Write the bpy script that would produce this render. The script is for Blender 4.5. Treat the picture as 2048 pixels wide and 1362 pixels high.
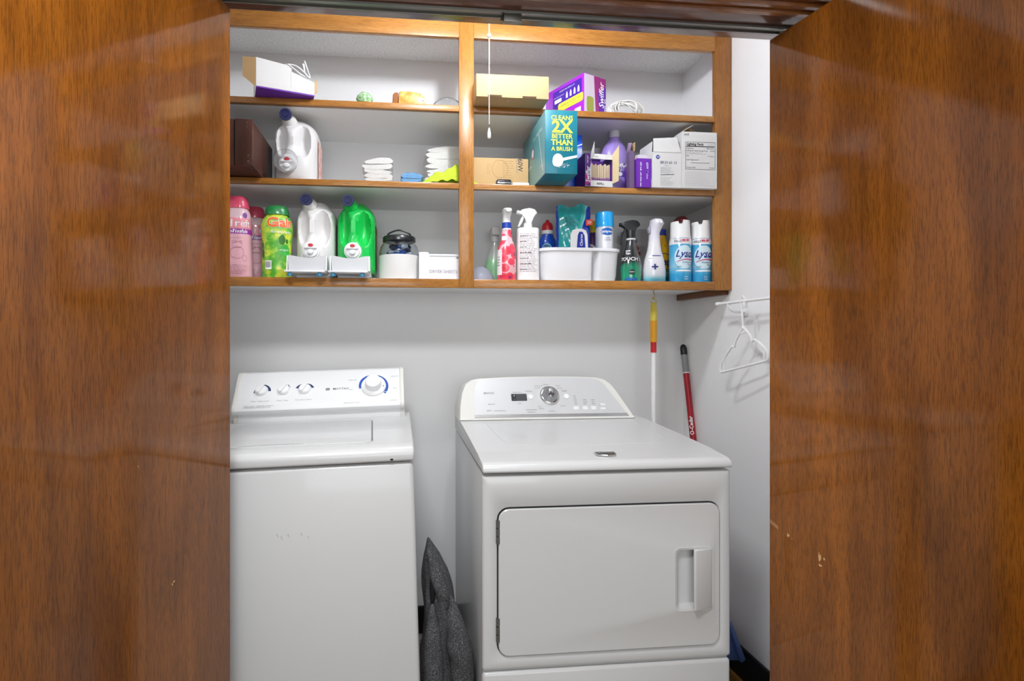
import bpy, bmesh, math, random
from mathutils import Vector, Matrix
random.seed(7)
R = math.radians
scene = bpy.context.scene
COL = scene.collection
for o in list(bpy.data.objects):
    bpy.data.objects.remove(o)

# ------------------------------------------------------------------ camera, light, exposure
CAM_H = 1.25
cam_d = bpy.data.cameras.new('camera'); cam = bpy.data.objects.new('camera', cam_d); COL.objects.link(cam)
cam_d.sensor_width = 36.0
cam_d.lens = 36.0 * 1108 / 2048
cam_d.shift_x = (1024 - 912) / 2048
cam_d.shift_y = (676 - 681) / 2048
cam_d.clip_start = 0.02
cam.location = (0, 0, CAM_H)
cam.rotation_euler = (R(90), 0, R(-5.77))
scene.camera = cam
scene.view_settings.view_transform = 'Standard'
scene.view_settings.look = 'None'
scene.view_settings.gamma = 1.0
scene.view_settings.use_curve_mapping = False
scene.view_settings.exposure = 0.0

world = bpy.data.worlds.new('world'); scene.world = world
world.use_nodes = True
wb = world.node_tree.nodes['Background']
wb.inputs[0].default_value = (0.80, 0.88, 1.0, 1); wb.inputs[1].default_value = 0.5

def area(name, loc, rot, sx, sy, power, col=(1, 1, 1)):
    l = bpy.data.lights.new(name, 'AREA'); l.shape = 'RECTANGLE'; l.size = sx; l.size_y = sy
    l.energy = power; l.color = col
    o = bpy.data.objects.new(name, l); o.location = loc; o.rotation_euler = rot; COL.objects.link(o)
    return o
# daylight through the window of the room behind the camera, the room's ceiling lamp, the closet's bulb
area('window_daylight', (0.3, -2.33, 1.45), (R(90), 0, 0), 1.9, 1.3, 32, (0.95, 0.98, 1.0))
area('room_ceiling_light', (-0.15, 0.40, 2.335), (0, 0, 0), 0.36, 0.36, 27, (0.97, 0.98, 1.0))
CLOSET_BULB = 470          # emission of the closet's bare bulb

# ------------------------------------------------------------------ helpers
def lin(h):
    h = h.lstrip('#'); out = []
    for i in (0, 2, 4):
        c = int(h[i:i + 2], 16) / 255
        out.append(c / 12.92 if c <= 0.04045 else ((c + 0.055) / 1.055) ** 2.4)
    return (*out, 1)
MATS = {}
def mat(name, hexc, rough=0.5, metal=0.0, coat=0.0, trans=0.0, ior=1.45, alpha=1.0, emis=None, estr=0, bump=0, bscale=200, sss=0, coat_rough=0.05):
    if name in MATS: return MATS[name]
    m = bpy.data.materials.new(name); m.use_nodes = True
    nt = m.node_tree; b = nt.nodes['Principled BSDF']
    b.inputs['Base Color'].default_value = lin(hexc)
    b.inputs['Roughness'].default_value = rough
    b.inputs['Metallic'].default_value = metal
    b.inputs['Coat Weight'].default_value = coat
    b.inputs['Coat Roughness'].default_value = coat_rough
    b.inputs['Transmission Weight'].default_value = trans
    b.inputs['IOR'].default_value = ior
    b.inputs['Alpha'].default_value = alpha
    if emis:
        b.inputs['Emission Color'].default_value = lin(emis); b.inputs['Emission Strength'].default_value = estr
    if bump:
        tc = nt.nodes.new('ShaderNodeTexCoord'); n = nt.nodes.new('ShaderNodeTexNoise')
        n.inputs['Scale'].default_value = bscale; n.inputs['Detail'].default_value = 3
        bp = nt.nodes.new('ShaderNodeBump'); bp.inputs['Strength'].default_value = bump; bp.inputs['Distance'].default_value = 0.003
        nt.links.new(tc.outputs['Object'], n.inputs['Vector']); nt.links.new(n.outputs[0], bp.inputs['Height'])
        nt.links.new(bp.outputs[0], b.inputs['Normal'])
    MATS[name] = m
    return m
def ramp_node(nt, stops, interp='LINEAR'):
    r = nt.nodes.new('ShaderNodeValToRGB'); cr = r.color_ramp; cr.interpolation = interp
    while len(cr.elements) < len(stops): cr.elements.new(0.5)
    for e, (p, c) in zip(cr.elements, stops):
        e.position = p; e.color = lin(c) if isinstance(c, str) else c
    return r
def noise_node(nt, vec, scale, detail=4, rough=0.6, dist=0):
    mp = nt.nodes.new('ShaderNodeMapping'); mp.inputs['Scale'].default_value = scale
    nt.links.new(vec, mp.inputs[0])
    n = nt.nodes.new('ShaderNodeTexNoise'); n.inputs['Scale'].default_value = 1; n.inputs['Detail'].default_value = detail
    n.inputs['Roughness'].default_value = rough; n.inputs['Distortion'].default_value = dist
    nt.links.new(mp.outputs[0], n.inputs['Vector'])
    return n
def mix(nt, a, b, fac, mode='MIX'):
    m = nt.nodes.new('ShaderNodeMix'); m.data_type = 'RGBA'; m.blend_type = mode
    for sock, v in ((m.inputs[0], fac), (m.inputs[6], a), (m.inputs[7], b)):
        if hasattr(v, 'is_linked'): nt.links.new(v, sock)
        else: sock.default_value = v
    return m.outputs[2]
def wood(name, axis, light, mid, dark, coat=0.6, crough=0.12, rough=0.4, pores=0.55, fine=1.0, bump=0.05):
    if name in MATS: return MATS[name]
    m = bpy.data.materials.new(name); m.use_nodes = True; nt = m.node_tree; b = nt.nodes['Principled BSDF']
    tc = nt.nodes.new('ShaderNodeTexCoord'); v = tc.outputs['Object']
    def sc(across, along):
        s = [across] * 3; s['xyz'.index(axis)] = along; return s
    tone = noise_node(nt, v, sc(6, 1.1), 2, 0.5, 1.5)
    grain = noise_node(nt, v, sc(95 * fine, 5), 6, 0.7, 0.4)
    pore = noise_node(nt, v, sc(480 * fine, 34), 4, 0.65, 0.15)
    r1 = ramp_node(nt, [(0.25, dark), (0.5, mid), (0.75, light)]); nt.links.new(tone.outputs[0], r1.inputs[0])
    r2 = ramp_node(nt, [(0.28, (0.70, 0.66, 0.62, 1)), (0.55, (1, 1, 1, 1)), (0.75, (1.10, 1.08, 1.05, 1))]); nt.links.new(grain.outputs[0], r2.inputs[0])
    r3 = ramp_node(nt, [(0.40, (1 - pores, 1 - pores, 1 - pores, 1)), (0.52, (1, 1, 1, 1))]); nt.links.new(pore.outputs[0], r3.inputs[0])
    c = mix(nt, r1.outputs[0], r2.outputs[0], 0.75, 'MULTIPLY'); c = mix(nt, c, r3.outputs[0], 0.8, 'MULTIPLY')
    nt.links.new(c, b.inputs['Base Color'])
    b.inputs['Roughness'].default_value = rough; b.inputs['Coat Weight'].default_value = coat; b.inputs['Coat Roughness'].default_value = crough
    b.inputs['Coat IOR'].default_value = 1.5; b.inputs['Specular IOR Level'].default_value = 0.1
    bp = nt.nodes.new('ShaderNodeBump'); bp.inputs['Strength'].default_value = bump; bp.inputs['Distance'].default_value = 0.002
    nt.links.new(pore.outputs[0], bp.inputs['Height']); nt.links.new(bp.outputs[0], b.inputs['Normal'])
    bp2 = nt.nodes.new('ShaderNodeBump'); bp2.inputs['Strength'].default_value = bump * 0.25; bp2.inputs['Distance'].default_value = 0.002
    nt.links.new(grain.outputs[0], bp2.inputs['Height']); nt.links.new(bp2.outputs[0], b.inputs['Coat Normal'])
    MATS[name] = m
    return m
def bands(name, axis, lo, hi, stops, rough=0.4, coat=0.0, interp='CONSTANT', wob=0.0, trans=0.0):
    """colour printed in bands along one object axis: stops = [(coordinate, colour)]"""
    if name in MATS: return MATS[name]
    m = bpy.data.materials.new(name); m.use_nodes = True; nt = m.node_tree; b = nt.nodes['Principled BSDF']
    tc = nt.nodes.new('ShaderNodeTexCoord'); sp = nt.nodes.new('ShaderNodeSeparateXYZ'); nt.links.new(tc.outputs['Object'], sp.inputs[0])
    mr = nt.nodes.new('ShaderNodeMapRange'); mr.inputs[1].default_value = lo; mr.inputs[2].default_value = hi
    src = sp.outputs['XYZ'.index(axis.upper())]
    if wob:
        n = noise_node(nt, tc.outputs['Object'], (18, 18, 18), 2)
        ma = nt.nodes.new('ShaderNodeMath'); ma.operation = 'MULTIPLY_ADD'; ma.inputs[1].default_value = wob
        nt.links.new(n.outputs[0], ma.inputs[0]); nt.links.new(src, ma.inputs[2]); src = ma.outputs[0]
    nt.links.new(src, mr.inputs[0])
    r = ramp_node(nt, [((p - lo) / (hi - lo), c) for p, c in stops], interp); nt.links.new(mr.outputs[0], r.inputs[0])
    nt.links.new(r.outputs[0], b.inputs['Base Color']); b.inputs['Roughness'].default_value = rough
    b.inputs['Coat Weight'].default_value = coat; b.inputs['Transmission Weight'].default_value = trans
    MATS[name] = m
    return m
def blotch(name, cols, scale, rough=0.4, coat=0.0, detail=1, interp='CONSTANT', bump=0, vor=False):
    if name in MATS: return MATS[name]
    m = bpy.data.materials.new(name); m.use_nodes = True; nt = m.node_tree; b = nt.nodes['Principled BSDF']
    tc = nt.nodes.new('ShaderNodeTexCoord')
    if vor:
        n = nt.nodes.new('ShaderNodeTexVoronoi'); n.inputs['Scale'].default_value = scale; nt.links.new(tc.outputs['Object'], n.inputs['Vector'])
    else:
        n = noise_node(nt, tc.outputs['Object'], (scale,) * 3, detail)
    r = ramp_node(nt, cols, interp); nt.links.new(n.outputs[0], r.inputs[0])
    nt.links.new(r.outputs[0], b.inputs['Base Color']); b.inputs['Roughness'].default_value = rough; b.inputs['Coat Weight'].default_value = coat
    if bump:
        bp = nt.nodes.new('ShaderNodeBump'); bp.inputs['Strength'].default_value = bump; bp.inputs['Distance'].default_value = 0.004
        nt.links.new(n.outputs[0], bp.inputs['Height']); nt.links.new(bp.outputs[0], b.inputs['Normal'])
    MATS[name] = m
    return m

def obj(name, bm, m, parent=None, ang=38, mx=None):
    bmesh.ops.recalc_face_normals(bm, faces=bm.faces)
    if mx is not None: bmesh.ops.transform(bm, matrix=mx, verts=bm.verts)
    lim = R(ang)
    for f in bm.faces: f.smooth = True
    for e in bm.edges:
        e.smooth = len(e.link_faces) == 2 and e.calc_face_angle(0) < lim
    me = bpy.data.meshes.new(name); bm.to_mesh(me); bm.free()
    ms = m if isinstance(m, (list, tuple)) else [m]
    for x in ms: me.materials.append(x)
    o = bpy.data.objects.new(name, me); COL.objects.link(o)
    if parent: o.parent = parent
    return o
def tag(o, label, cat, group=None):
    o['label'] = label; o['category'] = cat
    if group: o['group'] = group
    return o
def thing(name, label, cat, loc=(0, 0, 0), rotz=0, group=None):
    o = bpy.data.objects.new(name, None); COL.objects.link(o); o.empty_display_size = 0.05
    o.location = loc; o.rotation_euler = (0, 0, R(rotz))
    return tag(o, label, cat, group)
def struct(o):
    o['kind'] = 'structure'; return o
def new(): return bmesh.new()
def box(bm, x0, x1, y0, y1, z0, z1, bev=0.0, seg=2):
    vs = [bm.verts.new(p) for p in ((x0, y0, z0), (x1, y0, z0), (x1, y1, z0), (x0, y1, z0), (x0, y0, z1), (x1, y0, z1), (x1, y1, z1), (x0, y1, z1))]
    fs = [bm.faces.new([vs[i] for i in f]) for f in ((0, 3, 2, 1), (4, 5, 6, 7), (0, 1, 5, 4), (1, 2, 6, 5), (2, 3, 7, 6), (3, 0, 4, 7))]
    if bev:
        es = list({e for f in fs for e in f.edges})
        bmesh.ops.bevel(bm, geom=es, offset=bev, segments=seg, affect='EDGES', profile=0.5)
    return bm
def bx(*a, **k): return box(new(), *a, **k)
def ring(bm, cx, cy, z, rx, ry, n=2.0, N=24, rot=0):
    vs = []
    for i in range(N):
        a = 2 * math.pi * i / N + rot; c, s = math.cos(a), math.sin(a)
        vs.append(bm.verts.new((cx + rx * math.copysign(abs(c) ** (2 / n), c), cy + ry * math.copysign(abs(s) ** (2 / n), s), z)))
    return vs
def skin(bm, rings, close=True, cap0=True, cap1=True):
    for a, b in zip(rings, rings[1:]):
        N = len(a)
        for i in range(N if close else N - 1):
            bm.faces.new((a[i], a[(i + 1) % N], b[(i + 1) % N], b[i]))
    if cap0: bm.faces.new(list(reversed(rings[0])))
    if cap1: bm.faces.new(rings[-1])
    return bm
def loft(secs, N=28, bm=None, cap0=True, cap1=True):
    """secs: (z, rx[, ry[, n[, cx[, cy]]]])"""
    bm = bm or new(); rs = []
    for s in secs:
        z, rx = s[0], s[1]; ry = s[2] if len(s) > 2 else rx; n = s[3] if len(s) > 3 else 2
        cx = s[4] if len(s) > 4 else 0; cy = s[5] if len(s) > 5 else 0
        rs.append(ring(bm, cx, cy, z, rx, ry, n, N))
    return skin(bm, rs, True, cap0, cap1)
def tube(bm, pts, r, N=8, closed=False):
    pts = [Vector(p) for p in pts]; n = len(pts); rs = []
    rad = r if isinstance(r, (list, tuple)) else [r] * n
    up = None
    for i, p in enumerate(pts):
        if closed: t = pts[(i + 1) % n] - pts[i - 1]
        else: t = pts[min(i + 1, n - 1)] - pts[max(i - 1, 0)]
        t.normalize()
        if up is None:
            up = Vector((0, 0, 1)) if abs(t.z) < 0.9 else Vector((1, 0, 0))
        up = (up - t * up.dot(t)).normalized(); w = t.cross(up)
        rs.append([bm.verts.new(p + (up * math.cos(2 * math.pi * k / N) + w * math.sin(2 * math.pi * k / N)) * rad[i]) for k in range(N)])
    if closed:
        return skin(bm, rs + [rs[0]], True, False, False)
    return skin(bm, rs)
def smooth_path(pts, k=6):
    pts = [Vector(p) for p in pts]; out = []
    for i in range(len(pts) - 1):
        p0, p1, p2, p3 = pts[max(i - 1, 0)], pts[i], pts[i + 1], pts[min(i + 2, len(pts) - 1)]
        for j in range(k):
            t = j / k
            out.append(0.5 * ((2 * p1) + (p2 - p0) * t + (2 * p0 - 5 * p1 + 4 * p2 - p3) * t * t + (3 * p1 - p0 - 3 * p2 + p3) * t ** 3))
    return out + [pts[-1]]
def prism(poly, axis, d0, d1, bev=0.0, seg=2, bm=None):
    """poly of (a,b): axis 'y' -> (a,d,b); 'x' -> (d,a,b); 'z' -> (a,b,d)"""
    bm = bm or new()
    def P(a, b, d): return {'y': (a, d, b), 'x': (d, a, b), 'z': (a, b, d)}[axis]
    A = [bm.verts.new(P(a, b, d0)) for a, b in poly]; B = [bm.verts.new(P(a, b, d1)) for a, b in poly]
    f0 = bm.faces.new(A); f1 = bm.faces.new(list(reversed(B))); N = len(poly); fs = [f0, f1]
    for i in range(N): fs.append(bm.faces.new((A[i], B[i], B[(i + 1) % N], A[(i + 1) % N])))
    if bev:
        bmesh.ops.bevel(bm, geom=list({e for f in fs for e in f.edges}), offset=bev, segments=seg, affect='EDGES', profile=0.5)
    return bm
def rrect(x0, x1, z0, z1, r, k=5):
    pts = []
    for cx, cz, a0 in ((x1 - r, z1 - r, 0), (x0 + r, z1 - r, 90), (x0 + r, z0 + r, 180), (x1 - r, z0 + r, 270)):
        for i in range(k + 1):
            a = R(a0 + 90 * i / k); pts.append((cx + r * math.cos(a), cz + r * math.sin(a)))
    return pts
def ell(cx, cz, rx, rz, N=24): return [(cx + rx * math.cos(2 * math.pi * i / N), cz + rz * math.sin(2 * math.pi * i / N)) for i in range(N)]
def decal(name, poly, m, parent, y, t=0.0006):
    """flat print on a front face (normal -Y)"""
    return obj(name, prism(poly, 'y', y - t, y), m, parent)
_TX = {}
def text_mesh(body, size, align='CENTER', shear=0, bold=0.0, sx=1.0):
    cu = bpy.data.curves.new('lettering', 'FONT'); cu.body = body; cu.size = size; cu.align_x = align; cu.align_y = 'CENTER'
    cu.shear = shear; cu.offset = bold; cu.resolution_u = 2; cu.space_line = 0.85
    o = bpy.data.objects.new('tmp_text', cu); COL.objects.link(o)
    dg = bpy.context.evaluated_depsgraph_get(); dg.update()
    me = bpy.data.meshes.new_from_object(o.evaluated_get(dg))
    bpy.data.objects.remove(o); bpy.data.curves.remove(cu)
    if sx != 1:
        for v in me.vertices: v.co.x *= sx
    return me
def text(body, size, m, parent, o, u=(1, 0, 0), v=(0, 0, 1), align='CENTER', shear=0, bold=0.0, sx=1.0, fn=None, name='lettering'):
    me = text_mesh(body, size, align, shear, bold, sx)
    if fn:
        bm = new(); bm.from_mesh(me)
        for _ in range(1):
            bmesh.ops.triangulate(bm, faces=bm.faces)
        bm.to_mesh(me); bm.free()
        for w in me.vertices: w.co = Vector(fn(w.co.x, w.co.y))
    else:
        o = Vector(o); u = Vector(u); v = Vector(v)
        for w in me.vertices: w.co = o + u * w.co.x + v * w.co.y
    me.materials.clear(); me.materials.append(m)
    t = bpy.data.objects.new(name, me); COL.objects.link(t); t.parent = parent
    return t
def lines(parent, m, x0, x1, z0, z1, n, y, h=0.0012, fn=None, seed=1, name='fine_print', axis='front'):
    """small unreadable print: rows of short dashes in one mesh"""
    rd = random.Random(seed); bm = new()
    for i in range(n):
        z = z1 - (z1 - z0) * (i + 0.5) / n; x = x0; end = x0 + (x1 - x0) * rd.uniform(0.65, 1.0)
        while x < end:
            w = min(rd.uniform(0.003, 0.010), end - x + 0.0005)
            q = [(x, z - h / 2), (x + w, z - h / 2), (x + w, z + h / 2), (x, z + h / 2)]
            if fn: vs = [bm.verts.new(fn(*p)) for p in q]
            else: vs = [bm.verts.new((p[0], y, p[1])) for p in q]
            bm.faces.new(vs); x += w + rd.uniform(0.0012, 0.0025)
    o = obj(name, bm, m, parent); return o
class Wrap:
    """maps label coordinates (s, z) onto the outside of a loft, s measured round from the front"""
    def __init__(self, secs, a0=0.0, off=0.0007):
        self.s = [tuple(list(s) + [s[1], 2, 0, 0][len(s) - 2:]) if len(s) < 6 else s for s in secs]; self.a0 = R(a0); self.off = off
    def at(self, z):
        S = self.s
        if z <= S[0][0]: return S[0][1:]
        for a, b in zip(S, S[1:]):
            if z <= b[0] and b[0] > a[0]:
                t = (z - a[0]) / (b[0] - a[0]); return tuple(x + (y - x) * t for x, y in zip(a[1:], b[1:]))
        return S[-1][1:]
    def __call__(self, s, z):
        rx, ry, n, cx, cy = self.at(z)[:5]
        r = (rx + ry) / 2; a = -math.pi / 2 + self.a0 + s / r
        c, sn = math.cos(a), math.sin(a)
        return (cx + (rx + self.off) * math.copysign(abs(c) ** (2 / n), c), cy + (ry + self.off) * math.copysign(abs(sn) ** (2 / n), sn), z)
    def patch(self, name, s0, s1, z0, z1, m, parent, shape='rect', ns=14, nz=8):
        bm = new()
        if shape == 'rect':
            g = [[bm.verts.new(self(s0 + (s1 - s0) * i / ns, z0 + (z1 - z0) * j / nz)) for i in range(ns + 1)] for j in range(nz + 1)]
            for j in range(nz):
                for i in range(ns): bm.faces.new((g[j][i], g[j][i + 1], g[j + 1][i + 1], g[j + 1][i]))
        else:
            cs, cz, rs, rz = (s0 + s1) / 2, (z0 + z1) / 2, (s1 - s0) / 2, (z1 - z0) / 2
            cen = bm.verts.new(self(cs, cz)); prev = None; NN = 24
            for k in range(1, 5):
                cur = [bm.verts.new(self(cs + rs * k / 4 * math.cos(2 * math.pi * i / NN), cz + rz * k / 4 * math.sin(2 * math.pi * i / NN))) for i in range(NN)]
                for i in range(NN):
                    if prev: bm.faces.new((prev[i], prev[(i + 1) % NN], cur[(i + 1) % NN], cur[i]))
                    else: bm.faces.new((cen, cur[i], cur[(i + 1) % NN]))
                prev = cur
        return obj(name, bm, m, parent)

# ------------------------------------------------------------------ shared materials
M_wall = mat('white_wall_paint', '#f3f3f3', 0.55, bump=0.04, bscale=260)
M_shelfpaint = mat('white_shelf_paint', '#f3f2f0', 0.45)
M_ceil = blotch('popcorn_ceiling', [(0.3, '#dddbd8'), (0.6, '#f7f6f4')], 140, 0.9, 0, 4, 'LINEAR', bump=0.35)
M_door = wood('door_veneer', 'z', '#9a5a14', '#7e480e', '#643608', coat=0.75, crough=0.07, pores=0.5, bump=0.10)
M_frame_v = wood('oak_frame_vertical', 'z', '#bd8548', '#a8702f', '#915b24', coat=0.7, crough=0.16, pores=0.45, fine=1.6)
M_frame_h = wood('oak_frame_horizontal', 'x', '#bd8548', '#a8702f', '#915b24', coat=0.7, crough=0.16, pores=0.45, fine=1.6)
M_frame_y = wood('oak_strip_depth', 'y', '#8a5226', '#74421c', '#5c3212', coat=0.4, crough=0.25, pores=0.45, fine=1.6)
M_trim = wood('dark_header_wood', 'x', '#7c4c30', '#623a25', '#4a291a', coat=1.0, crough=0.12, pores=0.35, bump=0.25)
M_case = wood('casing_wood', 'x', '#a0683a', '#865028', '#68391a', coat=1.0, crough=0.15, pores=0.4, bump=0.1)
M_metal = mat('grey_track_metal', '#8b8a84', 0.35, 0.9)
M_chrome = mat('chrome', '#d8d8d8', 0.12, 1.0)
M_dark = mat('black_plastic', '#17181a', 0.4)
M_white = mat('white_plastic', '#f0f0f0', 0.35)
M_enamel = mat('white_enamel', '#cfd0d0', 0.32, coat=0.3, coat_rough=0.08)
M_cream = mat('cream_plastic', '#e0dfd9', 0.35)
M_print = mat('black_print', '#303032', 0.6)
M_gprint = mat('grey_print', '#85868a', 0.6)
M_wprint = mat('white_print', '#f6f6f6', 0.5)
M_base = mat('black_cove_base', '#0f0f10', 0.45)
# ------------------------------------------------------------------ setting
XL, XR, YB, ZC = -0.758, 1.226, 2.30, 2.40
FY0, FY1 = 1.25, 1.37          # front wall of the closet
RXL, RXR, RYB = -2.2, 2.6, -2.4
def wallbox(name, *a, m=M_wall, **k): return struct(obj(name, bx(*a, **k), m))
M_floor = blotch('stone_vinyl_floor', [(0.35, '#756a5e'), (0.5, '#998c7c'), (0.62, '#86817a')], 22, 0.45, 0, 4, 'LINEAR')
wallbox('floor', RXL - .1, RXR + .1, RYB - .1, YB + .1, -0.08, 0, m=M_floor)
wallbox('ceiling', RXL - .1, RXR + .1, RYB - .1, YB + .1, ZC, ZC + .08, m=M_ceil)
wallbox('wall_back', XL - .1, XR + .1, YB, YB + .1, 0, ZC)
wallbox('wall_right', XR, XR + .1, FY1, YB, 0, ZC)
wallbox('wall_left', XL - .1, XL, FY1, YB, 0, ZC)
bm = new()
box(bm, RXL, XL - .03, FY0, FY1, 0, ZC); box(bm, XR + .03, RXR, FY0, FY1, 0, ZC); box(bm, XL - .03, XR + .03, FY0, FY1, 2.10, ZC)
struct(obj('wall_front', bm, M_wall))
bm = new()
box(bm, RXL - .1, -0.70, RYB - .1, RYB, 0, ZC); box(bm, 1.30, RXR + .1, RYB - .1, RYB, 0, ZC)
box(bm, -0.70, 1.30, RYB - .1, RYB, 0, 0.75); box(bm, -0.70, 1.30, RYB - .1, RYB, 2.15, ZC)
struct(obj('wall_rear', bm, M_wall))
wallbox('wall_room_left', RXL - .1, RXL, RYB, FY1, 0, ZC)
wallbox('wall_room_right', RXR, RXR + .1, RYB, FY1, 0, ZC)
w = struct(thing('window_1', '', '', (0, 0, 0))); del w['label']; del w['category']
bm = new()
for a in ((-0.70, -0.65, .75, 2.15), (1.25, 1.30, .75, 2.15), (.275, .325, .75, 2.15)): box(bm, a[0], a[1], RYB - .06, RYB - .01, a[2], a[3])
for a in ((.75, .80), (2.10, 2.15)): box(bm, -.65, 1.25, RYB - .06, RYB - .01, *a)
obj('window_frame', bm, M_white, w)
obj('pane', bx(-.65, .275, RYB - .04, RYB - .036, .80, 2.10), mat('window_glass', '#ffffff', 0, trans=1, ior=1.05), w)
obj('pane', bx(.325, 1.25, RYB - .04, RYB - .036, .80, 2.10), MATS['window_glass'], w)
# black cove base with a golden bead along the floor
for nm, a in (('baseboard_back', (XL, XR, YB - .012, YB)), ('baseboard_right', (XR - .012, XR, FY1, YB - .012)), ('baseboard_left', (XL, XL + .012, FY1, YB - .012))):
    o = struct(obj(nm, bx(*a, 0.03, 0.142, bev=0.003), M_base))
gold = mat('golden_bead', '#b58a3e', 0.4)
struct(obj('trim_5', bx(XR - .022, XR - .001, FY1, YB - .012, 0.0, 0.03, bev=0.004), gold))
# header: lining board, back strip, moulded casing, door track
struct(obj('trim_1', bx(XL - .03, XR + .03, FY0 + .012, FY1, 2.035, 2.10, bev=0.002), M_trim))
prof = [(1.262, 2.033)]
ys = [1.262, 1.250, 1.247, 1.236, 1.232, 1.222, 1.218, 1.203, 1.200, 1.186, 1.180]
zs = [2.033, 2.033, 2.040, 2.040, 2.034, 2.034, 2.043, 2.043, 2.036, 2.038, 2.050]
prof = list(zip(ys, zs)) + [(1.180, 2.13), (1.262, 2.13)]
struct(obj('trim_2', prism(prof, 'x', XL - .12, XR + .12), M_case))
struct(obj('trim_3', bx(XL - .03, XL - .008, FY0, FY1, 0, 2.035), M_case))
struct(obj('trim_4', bx(XR + .008, XR + .03, FY0, FY1, 0, 2.035), M_case))
t = thing('door_track', 'grey metal sliding track under the dark wooden header', 'track', (0, 0, 0))
tp = [(1.306, 2.0345), (1.306, 2.029), (1.310, 2.029), (1.310, 2.0335), (1.330, 2.0335), (1.330, 2.029), (1.334, 2.029), (1.334, 2.0345)]
obj('channel', prism(tp, 'x', XL, XR), M_metal, t)
bm = new()
for s in range(9): 
    x = 0.245 + s * 0.0042; tube(bm, [(x + .0035 * math.sin(a * .785), 1.320 + .008 * math.cos(a * .785), 2.024 + .007 * math.sin(a * .785)) for a in range(8)], 0.0011, 5, True)
obj('spring', bm, M_dark, t)
obj('stop_block', bx(.248, .292, 1.311, 1.329, 2.012, 2.029, bev=.001), M_metal, t)
# closet lamp on the ceiling, just out of the picture, with its pull chain
t = thing('closet_lamp', 'white pull-chain lamp holder on the closet ceiling with thin hanging chain', 'lamp', (0.29, 1.440, ZC))
obj('holder', loft([(0, .055), (-.012, .055), (-.02, .045), (-.038, .032), (-.045, .028)]), M_white, t)
o = obj('bulb', loft([(-.045, .014), (-.055, .016), (-.070, .027), (-.088, .031), (-.106, .027), (-.117, .014), (-.120, .004)]), mat('bulb_glass', '#fffaf0', 0.3, emis='#f4f8ff', estr=CLOSET_BULB), t)
cx = -0.022; cy = .215
bm = new(); tube(bm, smooth_path([(-.01, .035, -.045), (-.012, .08, -.05), (cx, cy, -.06), (cx, cy, -.14)], 5) + [(cx, cy, -.2 - .05 * i) for i in range(7)], 0.0012, 6)
ch = obj('pull_chain', bm, mat('chain_white', '#efeeea', 0.4), t)
bm = new()
for i in range(44):
    z = -.15 - i * .0082
    rs = [ring(bm, cx, cy, z + dz, r_, r_, 2, 6) for dz, r_ in ((-.0022, .0007), (0, .0021), (.0022, .0007))]; skin(bm, rs)
obj('bead', bm, mat('chain_white', '#efeeea'), ch)
obj('pull_end', loft([(-.548, .0035), (-.544, .006), (-.530, .0052), (-.520, .003), (-.515, .0015)], 12, cap0=True), M_white, t).location = (cx, cy, 0)
obj('connector', loft([(-.243, .002), (-.240, .006), (-.233, .006), (-.229, .002)], 10), M_white, t).location = (cx, cy, 0)

# room ceiling lamp
t = thing('ceiling_lamp', 'flat square ceiling lamp in the room in front of the closet', 'lamp', (-0.15, 0.40, ZC))
obj('housing', bx(-.2, .2, -.2, .2, -.03, 0, bev=.004), M_white, t)
obj('diffuser', bx(-.185, .185, -.185, .185, -.045, -.03, bev=.004), mat('diffuser', '#ffffff', 0.4, emis='#fafcff', estr=3.0), t)

# ------------------------------------------------------------------ folding doors
DT = 0.035
def folding(nm, fx, fy, r, side, L, scuffs):
    """leading panel face runs from (fx,fy) towards the room; side=+1 right pair"""
    r = R(r); d = Vector((math.sin(r), -math.cos(r))); nrm = Vector((math.cos(r), math.sin(r))) * side
    t = struct(thing(nm, '', '')); del t['label']; del t['category']
    p0 = Vector((fx, fy)); k = p0 + d * L
    lead = [p0, k, k + nrm * DT, p0 + nrm * DT]
    d2 = Vector((-d.x, d.y)); n2 = Vector((-nrm.x, nrm.y))     # mirrored panel
    q0 = k + nrm * DT; q0 = Vector((q0.x + side * 0.008, q0.y))
    e = q0 - d2 * L; off = Vector((side * abs(nrm.x), -d2.x * side * 0)) * DT
    rear = [q0, e, e + off, q0 + off]
    zb, zt = 0.012, 2.013
    a = obj('panel', prism([tuple(p) for p in lead], 'z', zb, zt, bev=.0012, seg=1), M_door, t)
    obj('panel', prism([tuple(p) for p in rear], 'z', zb, zt, bev=.0012, seg=1), M_door, t)
    pin = p0 + d * .02 + nrm * DT / 2
    obj('guide_pin', loft([(zt, .005), (zt + .014, .005)], 10), M_metal, t).location = (pin.x, pin.y, 0)
    obj('guide_bracket', prism([tuple(p0 + d * .003 + nrm * .006), tuple(p0 + d * .05 + nrm * .006), tuple(p0 + d * .05 + nrm * .030), tuple(p0 + d * .003 + nrm * .030)], 'z', zt, zt + .003), M_metal, t)
    for hz in (.25, 1.0, 1.75):
        hp = k + nrm * DT
        obj('hinge', loft([(hz - .035, .004), (hz + .035, .004)], 8), M_metal, t).location = (hp.x + side * .004, hp.y, 0)
    sm = mat('bare_wood_scuff', '#caa36a', 0.7)
    for (s, z, w, h) in scuffs:
        c0 = p0 + d * s; c1 = p0 + d * (s + w)
        jag = [(0, 0), (.25, -.3), (.6, -.1), (1, 0.2), (.8, .7), (.45, .55), (.2, 1.0), (-.05, .5)]
        bm = new(); vs = [bm.verts.new((c0.x + (c1.x - c0.x) * u - nrm.x * .0004, c0.y + (c1.y - c0.y) * u - nrm.y * .0004, z + h * v)) for u, v in jag]
        bm.faces.new(vs); obj('scuff_mark', bm, sm, a)
    return t
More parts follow.
